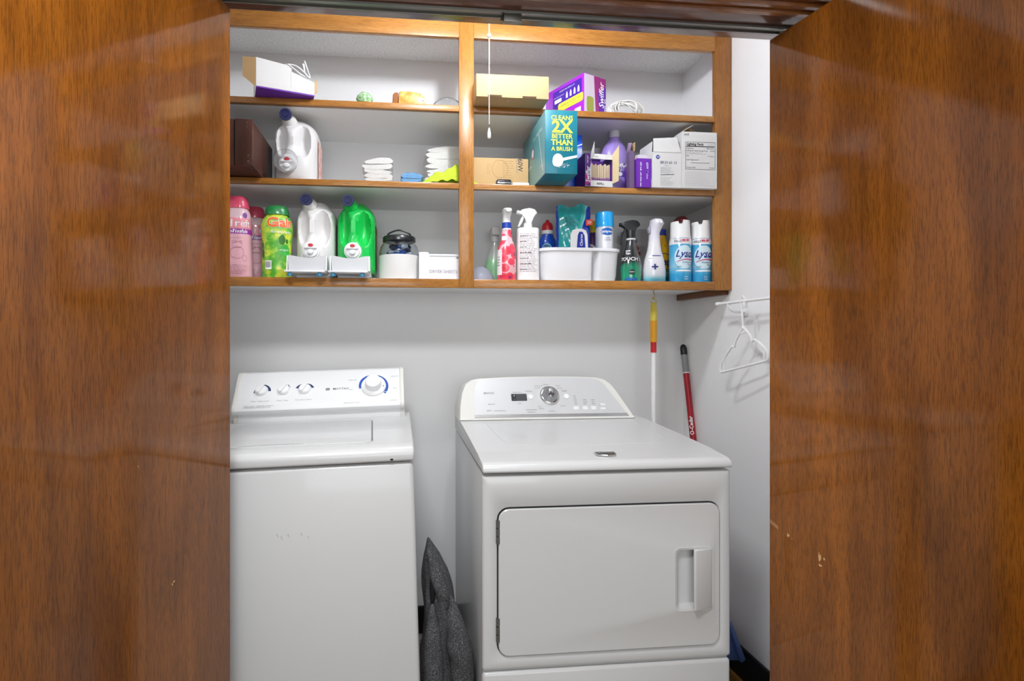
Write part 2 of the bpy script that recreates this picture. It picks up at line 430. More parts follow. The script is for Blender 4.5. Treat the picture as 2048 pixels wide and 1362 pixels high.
scR = [(.004 + .0042 * i, .778 - .0016 * i, .002, .012 - .001 * (i % 3)) for i in range(6)] + [(.055, .762, .007, .008), (.068, .759, .002, .003), (.142, .738, .0075, .018), (.1545, .742, .005, .006), (.143, .724, .009, .005)]
scL = [(.20, .772, .006, .003), (.206, .768, .003, .005), (.30, 1.02, .002, .002)]
folding('door_1', -0.392, 1.332, -14, -1, 0.58, scL)
folding('door_2', 0.942, 1.332, 9, 1, 0.58, scR)

# ------------------------------------------------------------------ wall cabinet
CF, CB = 1.943, YB
cab = thing('wall_cabinet', 'long open wall cabinet with oak face frame and white shelves above the machines', 'cabinet', (0, 0, 0))
obj('stile', bx(XL + .001, XL + .066, CF, CF + .02, 1.427, ZC - .001, bev=.0012), M_frame_v, cab)
obj('stile', bx(.207, .260, CF, CF + .02, 1.427, ZC - .001, bev=.0012), M_frame_v, cab)
obj('stile', bx(1.160, XR - .001, CF, CF + .02, 1.427, ZC - .001, bev=.0012), M_frame_v, cab)
for a, b in ((XL + .066, .207), (.260, 1.160)):
    obj('top_rail', bx(a, b, CF + .0005, CF + .02, 2.311, ZC - .001, bev=.0012), M_frame_h, cab)
    obj('bottom_rail', bx(a, b, CF + .0005, CF + .02, 1.427, 1.458, bev=.0012), M_frame_h, cab)
for z0, z1 in ((2.050, 2.071), (1.777, 1.797)):
    s = obj('shelf', bx(XL + .001, XR - .001, CF + .0215, CB, z0, z1), M_shelfpaint, cab)
    for a, b in ((XL + .066, .207), (.260, 1.160)):
        obj('shelf_edge', bx(a, b, CF + .002, CF + .0212, z0, z1, bev=.0012), M_frame_h, s)
obj('bottom_panel', bx(XL + .001, XR - .001, CF + .0205, CB, 1.437, 1.458), M_shelfpaint, cab)
obj('ledger_strip', bx(XR - .03, XR - .001, CF + .0205, CB - .001, 1.412, 1.4365, bev=.001), M_frame_y, cab)
# ------------------------------------------------------------------ washer
def frame_mx(o, u, v):
    u = Vector(u).normalized(); v = Vector(v).normalized(); n = u.cross(v)
    return Matrix(((u.x, v.x, n.x, o[0]), (u.y, v.y, n.y, o[1]), (u.z, v.z, n.z, o[2]), (0, 0, 0, 1)))
WS = thing('washing_machine', 'white top-loading washer with blue-ringed dials on its sloping console', 'washer', (-0.622, 1.428, 0.0))
WS.rotation_euler = (0, R(-1.7), 0)
BW = .686
obj('body', bx(0.002, BW - .002, 0.0, .66, .025, .912, bev=.012, seg=3), M_enamel, WS)
lidp = [(-.006, .916), (-.006, .938), (.004, .951), (.03, .957), (.62, .957), (.66, .950), (.66, .916)]
obj('top_deck', prism(lidp, 'x', 0, BW, bev=.006, seg=3), M_enamel, WS)
L = obj('lid', prism([(.12, .05), (.56, .05), (.575, .065), (.555, .46), (.13, .46), (.105, .065)], 'z', .9565, .9605, bev=.0018), M_enamel, WS)
obj('lid_seam', prism([(.5755, .075), (.578, .075), (.5605, .43), (.558, .43)], 'z', .957, .9608), mat('seam_grey', '#6a6a6c', .6), L)
obj('lid_grip', prism([(.23, .056), (.40, .056), (.38, .064), (.31, .070), (.24, .062)], 'z', .9605, .9618), mat('seam_light', '#b9bab9', .5), L)
for x, z, s in ((.335, .745, .010), (.345, .738, .012), (.362, .743, .010), (.395, .744, .008), (.412, .735, .006)):
    bm = new(); tube(bm, [(x, -.0002, z), (x + s * .3, -.0003, z + s * .4), (x + s * .45, -.0002, z - s * .5)], .0004, 4); obj('scuff_mark', bm, mat('scuff_grey', '#8d8d90', .6), WS)
obj('deck_mark', bx(.625, .632, -.0068, -.006, .919, .924), M_dark, WS)
for x in (.05, BW - .05):
    for y in (.05, .61):
        g = .022 if x < .3 else .022
        obj('leg', loft([(-.018 if x > .3 else .0, .016), (.03, .012)], 10), M_dark, WS).location = (x, y, 0)
CX0, CX1 = .088, .668
prof = [(.520, .953), (.518, .982), (.500, .990), (.494, 1.000), (.497, 1.012), (.590, 1.118), (.600, 1.122), (.640, 1.122), (.655, 1.10), (.66, .953)]
cons = obj('console', prism(prof, 'x', CX0 + .014, CX1 - .014), mat('console_white', '#eceded', .3, coat=.3), WS)
prof2 = [(y - .003 if i < 6 else y, z + (.002 if i > 4 else 0)) for i, (y, z) in enumerate(prof)]
for a, b in ((CX0, CX0 + .016), (CX1 - .016, CX1)):
    obj('end_cap', prism(prof2, 'x', a, b, bev=.004, seg=3), M_cream, cons)
S0 = Vector((0, .4955, 1.010)); Sv = Vector((0, .093, .106)).normalized(); Sn = Vector((1, 0, 0)).cross(Sv)
def on_slope(x, v, off=.0004): return S0 + Vector((x, 0, 0)) + Sv * v + Sn * off
def slope_mx(x, v, off=0): return frame_mx(on_slope(x, v, off), (1, 0, 0), Sv)
M_blue = mat('dial_blue', '#1f4fa8', .4)
M_dialdark = mat('dial_navy', '#2c3d66', .4)
def arc_bm(r0f, r1f, a0, a1, n=18, t=.0006):
    bm = new(); A = []; 
    for i in range(n + 1):
        a = R(a0 + (a1 - a0) * i / n); u = i / n
        ra, rb = r0f(u), r1f(u)
        A.append([bm.verts.new((ra * math.cos(a), ra * math.sin(a), t)), bm.verts.new((rb * math.cos(a), rb * math.sin(a), t))])
    for p, q in zip(A, A[1:]): bm.faces.new((p[0], p[1], q[1], q[0]))
    return bm
def wknob(x, v, r, arcs, ridge=True):
    k = obj('knob', loft([(0, r), (.003, r), (.006, r * .95), (.010, r * .86), (.011, r * .8)], 28, cap0=False), M_white, cons, mx=slope_mx(x, v))
    if ridge:
        obj('grip', prism(rrect(-r * .16, r * .16, -r * .85, r * .85, r * .12), 'z', .010, .018, bev=.0015), M_white, k, mx=slope_mx(x, v) @ Matrix.Rotation(R(-28), 4, 'Z'))
    for a0, a1, w in arcs:
        obj('dial_arc', arc_bm(lambda u: r * 1.08, lambda u: r * (1.08 + w * (.15 + .85 * u)), a0, a1), M_dialdark, cons, mx=slope_mx(x, v))
    text('.', r * 1.2, M_print, cons, on_slope(x, v + r * 1.45), v=Sv)
LX = .653
wknob(-.475 + LX, .070, .021, [(110, -5, .45), (170, 200, .2)])
wknob(-.400 + LX, .070, .021, [(150, 110, .12), (20, 60, .15)])
wknob(-.329 + LX, .070, .021, [(75, 10, .45), (105, 170, .45)])
bk = (-.092 + LX, .072)
k = obj('cycle_dial', loft([(0, .043), (.004, .043), (.007, .040), (.0075, .032)], 36, cap0=False), M_white, cons, mx=slope_mx(*bk))
obj('knob', loft([(.007, .0285), (.030, .0275), (.034, .026), (.0355, .023)], 32, cap0=False), M_white, k, mx=slope_mx(*bk))
obj('dial_ring', arc_bm(lambda u: .0435, lambda u: .0535 - .006 * abs(u - .5), 100, 190), M_blue, cons, mx=slope_mx(*bk))
obj('dial_ring', arc_bm(lambda u: .0435, lambda u: .0535 - .004 * (1 - u), 75, -40), M_blue, cons, mx=slope_mx(*bk))
obj('dial_dot', loft([(.0076, .002), (.008, .002)], 8), M_print, k, mx=slope_mx(bk[0] + .035, bk[1] - .005))
for x, s in ((-.475, 'Water / Fabric Level'), (-.400, 'Water Temp'), (-.329, 'Extra Rinse Option')):
    text(s, .0072, M_gprint, cons, on_slope(x + LX, .026), v=Sv)
text('MAYTAG', .011, M_print, cons, on_slope(-.205 + LX, .066), v=Sv, bold=.0001, sx=1.25)
obj('logo_mark', prism(rrect(-.007, .007, -.005, .005, .0015), 'z', 0, .0006), M_gprint, cons, mx=slope_mx(-.250 + LX, .066))
text('HEAVY DUTY  OVERSIZE CAPACITY\nDEPENDABLE CARE QUIET PLUS', .0062, M_gprint, cons, on_slope(.128, .004), v=Sv, align='LEFT')
for x, v, s in ((-.165, .102, 'REGULAR'), (-.018, .112, 'DELICATE'), (-.165, .004, 'PERMANENT PRESS'), (-.022, .008, 'NORMAL'), (-.170, .060, 'OFF'), (-.018, .060, 'SPIN')):
    text(s, .0065, M_gprint, cons, on_slope(x + LX, v), v=Sv)
# faint wave line moulded across the console
pts = [on_slope(CX0 + .02 + (CX1 - CX0 - .04) * i / 24, .020 - .012 * math.sin(math.pi * i / 16) + .018 * max(0, (i - 12) / 12), .0002) for i in range(25)]
bm = new(); tube(bm, pts, .0009, 6); obj('wave_line', bm, mat('wave_white', '#fbfbfb', .3), cons)

# ------------------------------------------------------------------ dryer
DR = thing('clothes_dryer', 'white front-loading dryer with silver console and hinged square door', 'dryer', (.213, 1.426, 0))
DW, DD = .684, .72
obj('body', bx(.002, DW - .002, .012, DD, .02, .893, bev=.006), M_enamel, DR)
bm = new()
def fl(pts, y): return [bm.verts.new((a, y, b)) for a, b in pts]
skin(bm, [fl(rrect(0, DW, .383, .891, .006), .0125), fl(rrect(0, DW, .383, .891, .006), .007), fl(rrect(.0025, DW - .0025, .3855, .8885, .006), .0022), fl(rrect(.007, DW - .007, .390, .884, .006), 0),
          fl(rrect(.0365, .6535, .4155, .8095, .0335), 0), fl(rrect(.0390, .6510, .4180, .8070, .031), .0025), fl(rrect(.0390, .6510, .4180, .8070, .031), .0118)], True, False, False)
obj('front_panel', bm, M_enamel, DR, ang=50)
obj('lower_panel', bx(0, DW, 0, .02, .02, .377, bev=.010, seg=3), M_enamel, DR)
for x in (.05, DW - .05):
    for y in (.06, DD - .06):
        obj('leg', loft([(0, .018), (.025, .014)], 10), M_dark, DR).location = (x, y, 0)
lp = [(-.008, .899), (-.008, .909), (-.002, .918), (.012, .924), (.1, .932), (.3, .943), (.56, .955), (.72, .957), (.72, .899)]
lid = obj('top_panel', prism(lp, 'x', 0, DW, bev=.004, seg=3), M_enamel, DR)
sh = [(-.030, .014), (.030, .014), (.027, -.008), (0, -.016), (-.027, -.008)]
def lid_z(y):
    for (a, b), (c, d) in zip(lp, lp[1:]):
        if a <= y <= c and c > a: return b + (d - b) * (y - a) / (c - a)
crease = smooth_path([(.085, .50, 0), (.095, .26, 0), (.120, .185, 0), (.20, .165, 0), (.34, .160, 0), (.50, .165, 0), (.58, .185, 0), (.605, .26, 0), (.615, .50, 0)], 5)
bm = new(); tube(bm, [(p.x, p.y, lid_z(p.y) + .0001) for p in crease], .0007, 5); obj('pressed_line', bm, M_enamel, lid)
bmx = frame_mx((.350, .048, .9285), (1, 0, 0), (0, 1, .085))
bd = obj('badge', prism(sh, 'z', 0, .005, bev=.0012), M_chrome, DR, mx=bmx)
obj('badge_face', prism([(a * .86, b * .80) for a, b in sh], 'z', .005, .0056), mat('badge_grey', '#4a4a4c', .35, .6), bd, mx=bmx)
text('MAYTAG', .010, mat('silver_print', '#cfcfcf', .3, .5), bd, bmx @ Vector((0, .003, .0058)), v=(0, .996, .085), bold=.0001, sx=1.15)
# door with a pocket handle
def loop(bm, pts, y): return [bm.verts.new((a, y, b)) for a, b in pts]
bm = new(); N = 24
o_b = loop(bm, rrect(.042, .648, .421, .804, .028), .0); o_f = loop(bm, rrect(.042, .648, .421, .804, .028), -.004)
o_f2 = loop(bm, rrect(.0445, .6455, .4235, .8015, .026), -.0062)
h_o = loop(bm, rrect(.516, .632, .512, .690, .018), -.0062); h_r = loop(bm, rrect(.520, .628, .516, .686, .016), -.0078)
h_i = loop(bm, rrect(.526, .622, .522, .680, .012), -.0062); h_b = loop(bm, rrect(.532, .616, .530, .672, .010), .0105)
skin(bm, [o_b, o_f, o_f2, h_o, h_r, h_i, h_b], True, False, True)
dd = obj('door', bm, M_enamel, DR, ang=30)
hp = [(.566, -.022), (.571, -.024), (.624, -.0105), (.626, -.004), (.574, -.004)]
obj('handle', prism(hp, 'z', .523, .683, bev=.0022), M_enamel, dd)
obj('door_gap', prism(rrect(.0392, .6508, .4182, .8068, .0308), 'y', .0112, .0118), mat('gap_grey', '#55565a', .6), DR)
for z in (.745, .490):
    bm = new()
    for i in range(3): loft([(z - .030 + i * .021, .0052), (z - .011 + i * .021, .0052)], 10, bm=bm)
    obj('hinge', bm, mat('hinge_steel', '#7a7a78', .4, .8), DR).location = (.0405, -.0035, 0)
# console of the dryer: leaning shell with silver panel
CO = Vector((0, .548, .955)); Cv = Vector((0, .088, .148)).normalized(); CM = frame_mx(CO, (1, 0, 0), Cv); Cn = Vector((1, 0, 0)).cross(Cv)
out = [(-.004, -.004), (.000, .05), (.010, .105), (.024, .140), (.046, .158), (.075, .165), (.18, .170), (.30, .172), (.43, .171), (.53, .167), (.562, .158), (.585, .138), (.603, .105), (.652, -.004)]
sil = [(.053, .003), (.054, .06), (.060, .115), (.068, .145), (.080, .155), (.10, .158), (.20, .163), (.30, .165), (.42, .164), (.515, .159), (.540, .150), (.558, .132), (.573, .10), (.626, .003)]
bm = new()
A = [bm.verts.new(CM @ Vector((a, b, .002))) for a, b in out]
A2 = [bm.verts.new(CM @ Vector((.32 + (a - .32) * .985, .003 + (b - .003) * .975, .010))) for a, b in out]
B = [bm.verts.new(((CM @ Vector((a, b, -.03))).x, .70, max(.9555, (CM @ Vector((a, b * .93, 0))).z))) for a, b in out]
skin(bm, [B, A, A2], True, True, True)
dc = obj('console', bm, M_cream, DR, ang=50)
M_silver = mat('silver_panel', '#d3d4d5', .36, .15)
sp = obj('control_panel', prism(sil, 'z', .009, .0112, bev=.0008, seg=1), M_silver, dc, mx=CM)
obj('panel_strip', prism([(.053, .004), (.626, .004), (.620, .015), (.053, .015)], 'z', .0112, .0122), mat('silver_strip', '#d2d3d4', .25, .7), dc, mx=CM)
def onp(u, v, off=.0116): return CM @ Vector((u, v, off))
dm = CM @ Matrix.Translation((.338, .088, .0112))
kb = obj('dial', loft([(0, .037), (.004, .037), (.008, .035), (.010, .031)], 36, cap0=False), M_chrome, dc, mx=dm)
obj('knob', loft([(.009, .030), (.014, .029), (.022, .022), (.026, .0205), (.0275, .019)], 32, cap0=False), mat('knob_silver', '#a9aaac', .28, .85), kb, mx=dm)
obj('knob_grip', prism(rrect(-.006, .006, -.017, .017, .005), 'z', .027, .031, bev=.0012), M_chrome, kb, mx=dm)
obj('knob_slot', prism(rrect(-.011, .011, -.010, -.003, .003), 'z', .0272, .0316), mat('slot_grey', '#4b4c4e', .4, .3), kb, mx=dm)
ds = obj('display', prism(rrect(.194, .252, .068, .096, .002), 'z', .0112, .0124), mat('display_grey', '#4b4d50', .25), dc, mx=CM)
obj('display_icons', prism([(.197, .070), (.212, .070), (.212, .094), (.197, .094)], 'z', .0124, .0126), M_dark, ds, mx=CM)
text('8', .008, M_wprint, ds, onp(.205, .088, .0129), v=Cv); text('-', .010, M_wprint, ds, onp(.206, .075, .0129), v=Cv)
for u, v, r in ((.266, .084, .010), (.402, .084, .010)):
    b = obj('button', loft([(0, r), (.002, r), (.003, r * .9)], 20, cap0=False), M_white, dc, mx=CM @ Matrix.Translation((u, v, .0112)))
for i, u in enumerate((.432, .466, .498, .534)):
    for v in ((.040, .034) if i < 3 else (.050, .034)):
        obj('button', prism(rrect(u - .010, u + .010, v - .0035, v + .0035, .003), 'z', .0112, .0122), M_white, dc, mx=CM)
M_tp = M_print
for s, u, v, z in (('BRAVOS', .112, .100, .0105), ('Series X', .118, .056, .0075), ('MCT', .108, .030, .0085), ('STATUS', .262, .106, .007), ('START', .398, .106, .007), ('Normal', .330, .134, .006),
                   ('Wrinkle Control', .302, .128, .0045), ('Heavy Duty', .296, .120, .0045), ('Delicates', .376, .128, .0045), ('Bulky Items', .382, .118, .0045), ('Sanitize', .296, .044, .0045), ('Rapid Dry', .302, .036, .0045),
                   ('Time Dry', .338, .026, .0055), ('Damp Dry', .384, .046, .0045), ('ESTIMATED TIME', .216, .102, .0042), ('Intellidry', .222, .058, .0045)):
    text(s, z, M_tp, dc, onp(u, v), v=Cv)
bm = new(); rd = random.Random(4)
for u0 in (.428, .462, .494):
    for v in (.052, .060, .068, .076, .084)[:5 if u0 < .43 else 3]:
        w = rd.uniform(.009, .016); q = [(u0, v), (u0 + w, v), (u0 + w, v + .002), (u0, v + .002)]
        bm.faces.new([bm.verts.new(onp(*p)) for p in q])
for u0, v, w in ((.247, .022, .03), (.244, .031, .040), (.124, .029, .045), (.52, .046, .02)):
    q = [(u0, v), (u0 + w, v), (u0 + w, v + .0018), (u0, v + .0018)]; bm.faces.new([bm.verts.new(onp(*p)) for p in q])
obj('fine_print', bm, M_gprint, dc)

# ------------------------------------------------------------------ grey coat stuffed between the machines
M_tweed = blotch('grey_tweed', [(0.30, '#1c1c1e'), (0.46, '#3a3a3c'), (0.58, '#57575a'), (0.68, '#8b8b8d')], 430, .95, 0, 3, 'LINEAR', bump=.6)
C = thing('grey_coat', 'dark grey tweed coat bunched up between the washer and the dryer', 'coat', (.137, 1.60, 0))
prof = [(0.0, .078, .105, .004, 0), (.12, .080, .105, .004, 0), (.22, .078, .10, .002, 0), (.30, .073, .095, -.004, 0), (.36, .068, .09, -.006, 0), (.42, .056, .085, -.012, 0), (.48, .046, .08, -.020, .0), (.53, .041, .07, -.026, .0), (.58, .033, .06, -.034, 0), (.62, .022, .045, -.043, 0), (.65, .011, .026, -.051, 0), (.672, .003, .008, -.056, 0)]
bm = new(); N = 64; rows = []
def fold(a, z):
    return 1 + .10 * math.sin(3 * a + 9 * z) + .07 * math.sin(7 * a - 14 * z + 1) + .05 * math.sin(11 * a + 22 * z) + .05 * math.sin(24 * z + 2 * a)
for i in range(len(prof) - 1):
    for j in range(4):
        t_ = j / 4; p = [x + (y - x) * t_ for x, y in zip(prof[i], prof[i + 1])]
        rows.append(p)
rows.append(prof[-1])
rs = []
for z, rx, ry, cx, cy in rows:
    rr = []
    for k_ in range(N):
        a = 2 * math.pi * k_ / N; f = fold(a, z)
        x = cx + rx * f * math.cos(a); x = max(-.0705 - .0297 * z, min(.071, x))
        rr.append(bm.verts.new((x, cy + ry * f * math.sin(a), z)))
    rs.append(rr)
skin(bm, rs)
obj('coat_body', bm, M_tweed, C, ang=180)
def blob_tube(path, rad, name, m, N=20, amp=.12):
    bm = new(); pts = smooth_path(path, 6); n = len(pts)
    rr = []
    for i in range(n):
        t_ = i / (n - 1) * (len(rad) - 1); j = min(int(t_), len(rad) - 2); rr.append(rad[j] + (rad[j + 1] - rad[j]) * (t_ - j))
    tube(bm, pts, rr, N)
    for v in bm.verts:
        v.co += v.co.normalized() * 0; s = math.sin(v.co.z * 90 + v.co.x * 60) * amp * .02; v.co.y += s; v.co.x += s * .6
    return obj(name, bm, m, C, ang=180)
blob_tube([(.004, -.055, .53), (.014, -.075, .46), (.026, -.085, .40), (.034, -.085, .34), (.036, -.080, .28), (.046, -.075, .27)], [.003, .026, .034, .032, .030, .012], 'sleeve', M_tweed)
blob_tube([(.022, -.085, .30), (.028, -.092, .22), (.030, -.095, .12), (.030, -.095, .01)], [.006, .040, .040, .038], 'coat_skirt', M_tweed)
blob_tube([(-.048, -.080, .52), (-.048, -.094, .42), (-.044, -.102, .25), (-.042, -.102, .01)], [.003, .024, .029, .029], 'front_edge', M_tweed)
blob_tube([(-.056, -.03, .655), (-.040, -.055, .60), (-.020, -.064, .54), (-.016, -.066, .50)], [.006, .016, .020, .012], 'collar', M_tweed)
obj('lining', loft([(.505, .002, .004), (.53, .007, .008), (.56, .009, .008), (.59, .005, .006), (.605, .001, .002)], 12), mat('black_lining', '#0a0a0b', .8), C).location = (-.047, -.062, 0)

# ------------------------------------------------------------------ broom, mop, rail, hanger, dustpan
BR = thing('broom', 'broom with yellow and white handle hanging from a hook under the cabinet', 'broom', (.992, 2.09, 0))
obj('pole', loft([(.30, .0085), (.885, .0085), (.90, .009)], 16), M_white, BR)
obj('lower_sleeve', loft([(.878, .011), (.904, .011), (.908, .0095)], 16), mat('broom_red', '#c62127', .4), BR)
obj('joint', loft([(1.045, .0092), (1.048, .0096), (1.055, .0096), (1.058, .0092)], 16), M_white, BR)
obj('upper_pole', loft([(.905, .0088), (1.195, .0088)], 16), M_white, BR)
obj('red_band', loft([(1.193, .0112), (1.234, .0112)], 16), mat('broom_red', '#c62127'), BR)
obj('grip', loft([(1.234, .0125), (1.30, .0130), (1.318, .0130)], 18), mat('broom_amber', '#eaa51c', .35), BR)
obj('grip_top', loft([(1.318, .0130), (1.36, .0125), (1.385, .010), (1.39, .006)], 18), mat('broom_pale_yellow', '#e6cf52', .35), BR)
bm = new(); tube(bm, [(.011 * math.cos(a * .5236), 0, 1.393 + .013 * math.sin(a * .5236)) for a in range(12)], .0022, 8, True)
obj('hanging_loop', bm, mat('loop_yellow', '#d8c466', .4), BR)
obj('brush_head', bx(-.085, .105, -.025, .025, .20, .31, bev=.012), mat('broom_red', '#c62127'), BR)
bm = new(); rd = random.Random(2)
for i in range(40):
    x = -.08 + .18 * i / 39
    for y in (-.015, 0, .015): tube(bm, [(x, y, .205), (x + rd.uniform(-.01, .01), y * 1.5, .09)], .0018, 4)
b = obj('bristles', bm, mat('bristle_white', '#dcdcd6', .7), BR); b['kind'] = 'stuff'
HK = thing('cup_hook', 'small brass hook screwed into the underside of the cabinet', 'hook', (.992, 2.09, 1.437))
bm = new(); tube(bm, smooth_path([(0, 0, .0), (0, 0, -.010), (0, -.008, -.016), (0, -.010, -.026), (0, -.002, -.034), (0, .008, -.030), (0, .009, -.024)], 5), .0014, 6)
obj('hook_wire', bm, mat('brass', '#b99a4a', .3, .9), HK)
obj('hook_collar', loft([(-.002, .005), (0, .005)], 12), mat('brass', '#b99a4a'), HK)

MP = thing('mop', 'mop with red metal handle and black tip leaning in the right corner', 'mop', (0, 0, 0))
top = Vector((1.2105, 2.272, 1.222)); low = Vector((1.2055, 2.009, 0.03)); dv = (top - low); Lm = dv.length
MX = Matrix.Translation(low) @ dv.to_track_quat('Z', 'Y').to_matrix().to_4x4()
M_red = mat('mop_red', '#a31526', .35, .35, coat=.5)
def seg(name, z0, z1, r, m, cap=None): return obj(name, loft([(z0, r), (z1, r)] if not cap else cap, 18), m, MP, mx=MX)
seg('handle', .05, Lm - .125, .0125, M_red)
seg('ferrule', Lm - .125, Lm - .045, .0128, mat('mop_grey', '#8d8f8e', .4))
seg('ferrule_ring', Lm - .125, Lm - .121, .0135, M_white)
seg('tip', 0, 0, 0, M_dark, [(Lm - .045, .0135), (Lm - .018, .0138), (Lm - .006, .011), (Lm, .005)])
bm = new(); g = []
zc_ = Lm - .345
for j in range(5):
    g.append([bm.verts.new(MX @ Vector((.0129 * math.cos(R(a)), .0129 * math.sin(R(a)), zc_ - .045 + .09 * j / 4))) for a in range(110, 271, 16)])
for j in range(4):
    for i in range(len(g[0]) - 1): bm.faces.new((g[j][i], g[j][i + 1], g[j + 1][i + 1], g[j + 1][i]))
lb = obj('sticker', bm, mat('sticker_red', '#c9313d', .4), MP)
# lettering runs along the handle on the side facing the room
side = Vector((-.50, -.86, 0)).normalized(); zax = dv.normalized(); side = (side - zax * side.dot(zax)).normalized()
oc = low + zax * zc_ + side * .0134
text('O-Cedar', .021, M_wprint, lb, oc, u=zax, v=zax.cross(side) * -1, bold=.0003)
obj('mop_head', bx(1.03, 1.215, 1.93, 2.06, .0, .05, bev=.012), mat('mop_head_grey', '#9a9a9a', .9), MP)

RL = thing('hanger_rail', 'white wire hanging rail bracketed to the right closet wall', 'rail', (0, 0, 0))
bm = new(); tube(bm, [(1.160, 1.925, 1.374), (1.160, 1.45, 1.378)], .0055, 10); obj('rail_bar', bm, M_white, RL)
obj('end_cap', loft([(0, .0075), (.012, .0075)], 12), M_white, RL, mx=Matrix.Translation((1.160, 1.918, 1.374)) @ Matrix.Rotation(R(-90), 4, 'X'))
for y in (1.86, 1.55):
    bm = new(); tube(bm, smooth_path([(1.160, y, 1.372), (1.164, y, 1.356), (1.185, y, 1.344), (1.222, y, 1.344)], 4), .0052, 8)
    b = obj('bracket', bm, M_white, RL)
    obj('bracket_plate', bx(1.2205, 1.2258, y - .012, y + .012, 1.328, 1.37, bev=.002), M_white, b)
bm = new(); box(bm, 1.154, 1.166, 1.758, 1.770, 1.352, 1.372, bev=.002); obj('rail_clip', bm, M_white, RL)
HG = thing('clothes_hanger', 'white plastic clothes hanger on the wire rail by the right wall', 'hanger', (1.160, 1.776, 0))
HG.rotation_euler = (0, 0, R(90 + 8.5))
def hz(u, z): return (u * .66, 0, z - (.16 * u if z < 1.30 else 0))
bm = new()
hook = [hz(-.012, 1.372), hz(-.010, 1.385), hz(.0, 1.3915), hz(.011, 1.384), hz(.012, 1.365), hz(.006, 1.335), hz(0, 1.305), hz(0, 1.285)]
tube(bm, smooth_path(hook, 5), .0036, 8); obj('hook', bm, M_white, HG)
for s in (-1, 1):
    bm = new()
    arm = [hz(0, 1.288), hz(s * .030, 1.266), hz(s * .055, 1.244), hz(s * .062, 1.230), hz(s * .078, 1.232), hz(s * .115, 1.213), hz(s * .150, 1.188), hz(s * .163, 1.170), hz(s * .160, 1.155), hz(s * .140, 1.152)]
    tube(bm, smooth_path(arm, 5), .0046, 8); obj('shoulder', bm, M_white, HG)
    bm = new(); tube(bm, smooth_path([hz(s * .128, 1.203), hz(s * .138, 1.180), hz(s * .136, 1.154)], 4), .003, 6); obj('strap_loop', bm, M_white, HG)
bm = new(); tube(bm, [hz(-.142, 1.152), hz(.142, 1.152)], .0042, 8); obj('bar', bm, M_white, HG)
bm = new(); tube(bm, [hz(-.03, 1.267), hz(.03, 1.267)], .0022, 6); obj('brace', bm, M_white, HG)

DP = thing('dustpan', 'blue plastic dustpan standing behind the dryer against the right wall', 'dustpan', (1.125, 1.86, 0))
M_bl = mat('dustpan_blue', '#6f90dc', .35, coat=.3)
obj('pan', prism([(-.10, .12), (.072, .105), (.086, .118), (.030, .25), (-.08, .25)], 'y', -.004, .002, bev=.001), M_bl, DP)
obj('rim', prism([(.072, .105), (.088, .116), (.034, .252), (.026, .246)], 'y', -.02, -.003, bev=.001), M_bl, DP)
obj('handle', bx(-.02, .0, -.004, .012, 0, .14, bev=.004), M_bl, DP)
# ------------------------------------------------------------------ shelf contents
S1, S2, S3 = 2.071, 1.797, 1.458     # shelf tops
M_card = mat('kraft_card', '#c2a070', .8)
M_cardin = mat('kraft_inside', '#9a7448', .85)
M_wcard = mat('white_card', '#dedddb', .6)
M_purple = mat('purple_card', '#6b2aa8', .4, coat=.3)
M_cloth = mat('white_terry', '#e2e0dc', .95, bump=.8, bscale=420)

def sheet(p, q, r_, s, t=.0012, bm=None):
    """thin card panel through four corners"""
    bm = bm or new(); P = [Vector(v) for v in (p, q, r_, s)]
    n = (P[1] - P[0]).cross(P[2] - P[0]).normalized() * t
    A = [bm.verts.new(v) for v in P]; B = [bm.verts.new(v + n) for v in P]
    bm.faces.new(A); bm.faces.new(list(reversed(B)))
    for i in range(4): bm.faces.new((A[i], B[i], B[(i + 1) % 4], A[(i + 1) % 4]))
    return bm
def carton(bm, w, d, h, t=.002, front=True):
    """open-topped shell, origin at centre of base front: x -w/2..w/2, y 0..d"""
    box(bm, -w / 2, w / 2, 0, d, 0, t); box(bm, -w / 2, -w / 2 + t, 0, d, t, h); box(bm, w / 2 - t, w / 2, 0, d, t, h)
    box(bm, -w / 2 + t, w / 2 - t, d - t, d, t, h)
    if front: box(bm, -w / 2 + t, w / 2 - t, 0, t, t, h)
    return bm

# --- top shelf, left bay
t = thing('torn_carton', 'torn white and purple carton with brown flaps and a white cord on the top shelf', 'carton', (-.468, 1.868, S1 + .0005), 17)
pf = [(0, .004), (.187, .004), (.187, .046), (.150, .058), (.112, .070), (.112, .087), (.10, .089), (.0, .098)]
obj('front_panel', prism(pf, 'y', 0, .002), M_wcard, t)
bm = new(); box(bm, 0, .002, .002, .17, .004, .096); box(bm, .185, .187, .002, .17, .004, .046); box(bm, .002, .185, .168, .17, .004, .094); box(bm, .002, .105, .002, .168, .087, .089)
obj('carton_wall', bm, M_wcard, t)
obj('base_panel', bx(0, .187, .0, .17, 0, .004), M_purple, t)
obj('front_fold', prism([(0, .0225), (.187, .0195), (.187, .0045), (0, .0045)], 'y', -.0008, 0), mat('white_card_edge', '#dcdad8', .6), t)
obj('front_seam', bx(.110, .1115, -.0012, 0, .004, .07), MATS['white_card_edge'], t)
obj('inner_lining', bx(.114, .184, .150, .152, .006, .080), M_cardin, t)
obj('flap', sheet((-.001, .0, .0), (-.001, .0, .096), (-.040, .026, .104), (-.040, .026, .040)), M_card, t)
obj('flap', sheet((.188, .0, .006), (.188, .0, .048), (.197, .010, .066), (.197, .010, .018)), M_card, t)
obj('flap', sheet((.187, .06, .03), (.187, .06, .046), (.184, .12, .075), (.184, .12, .03)), M_card, t)
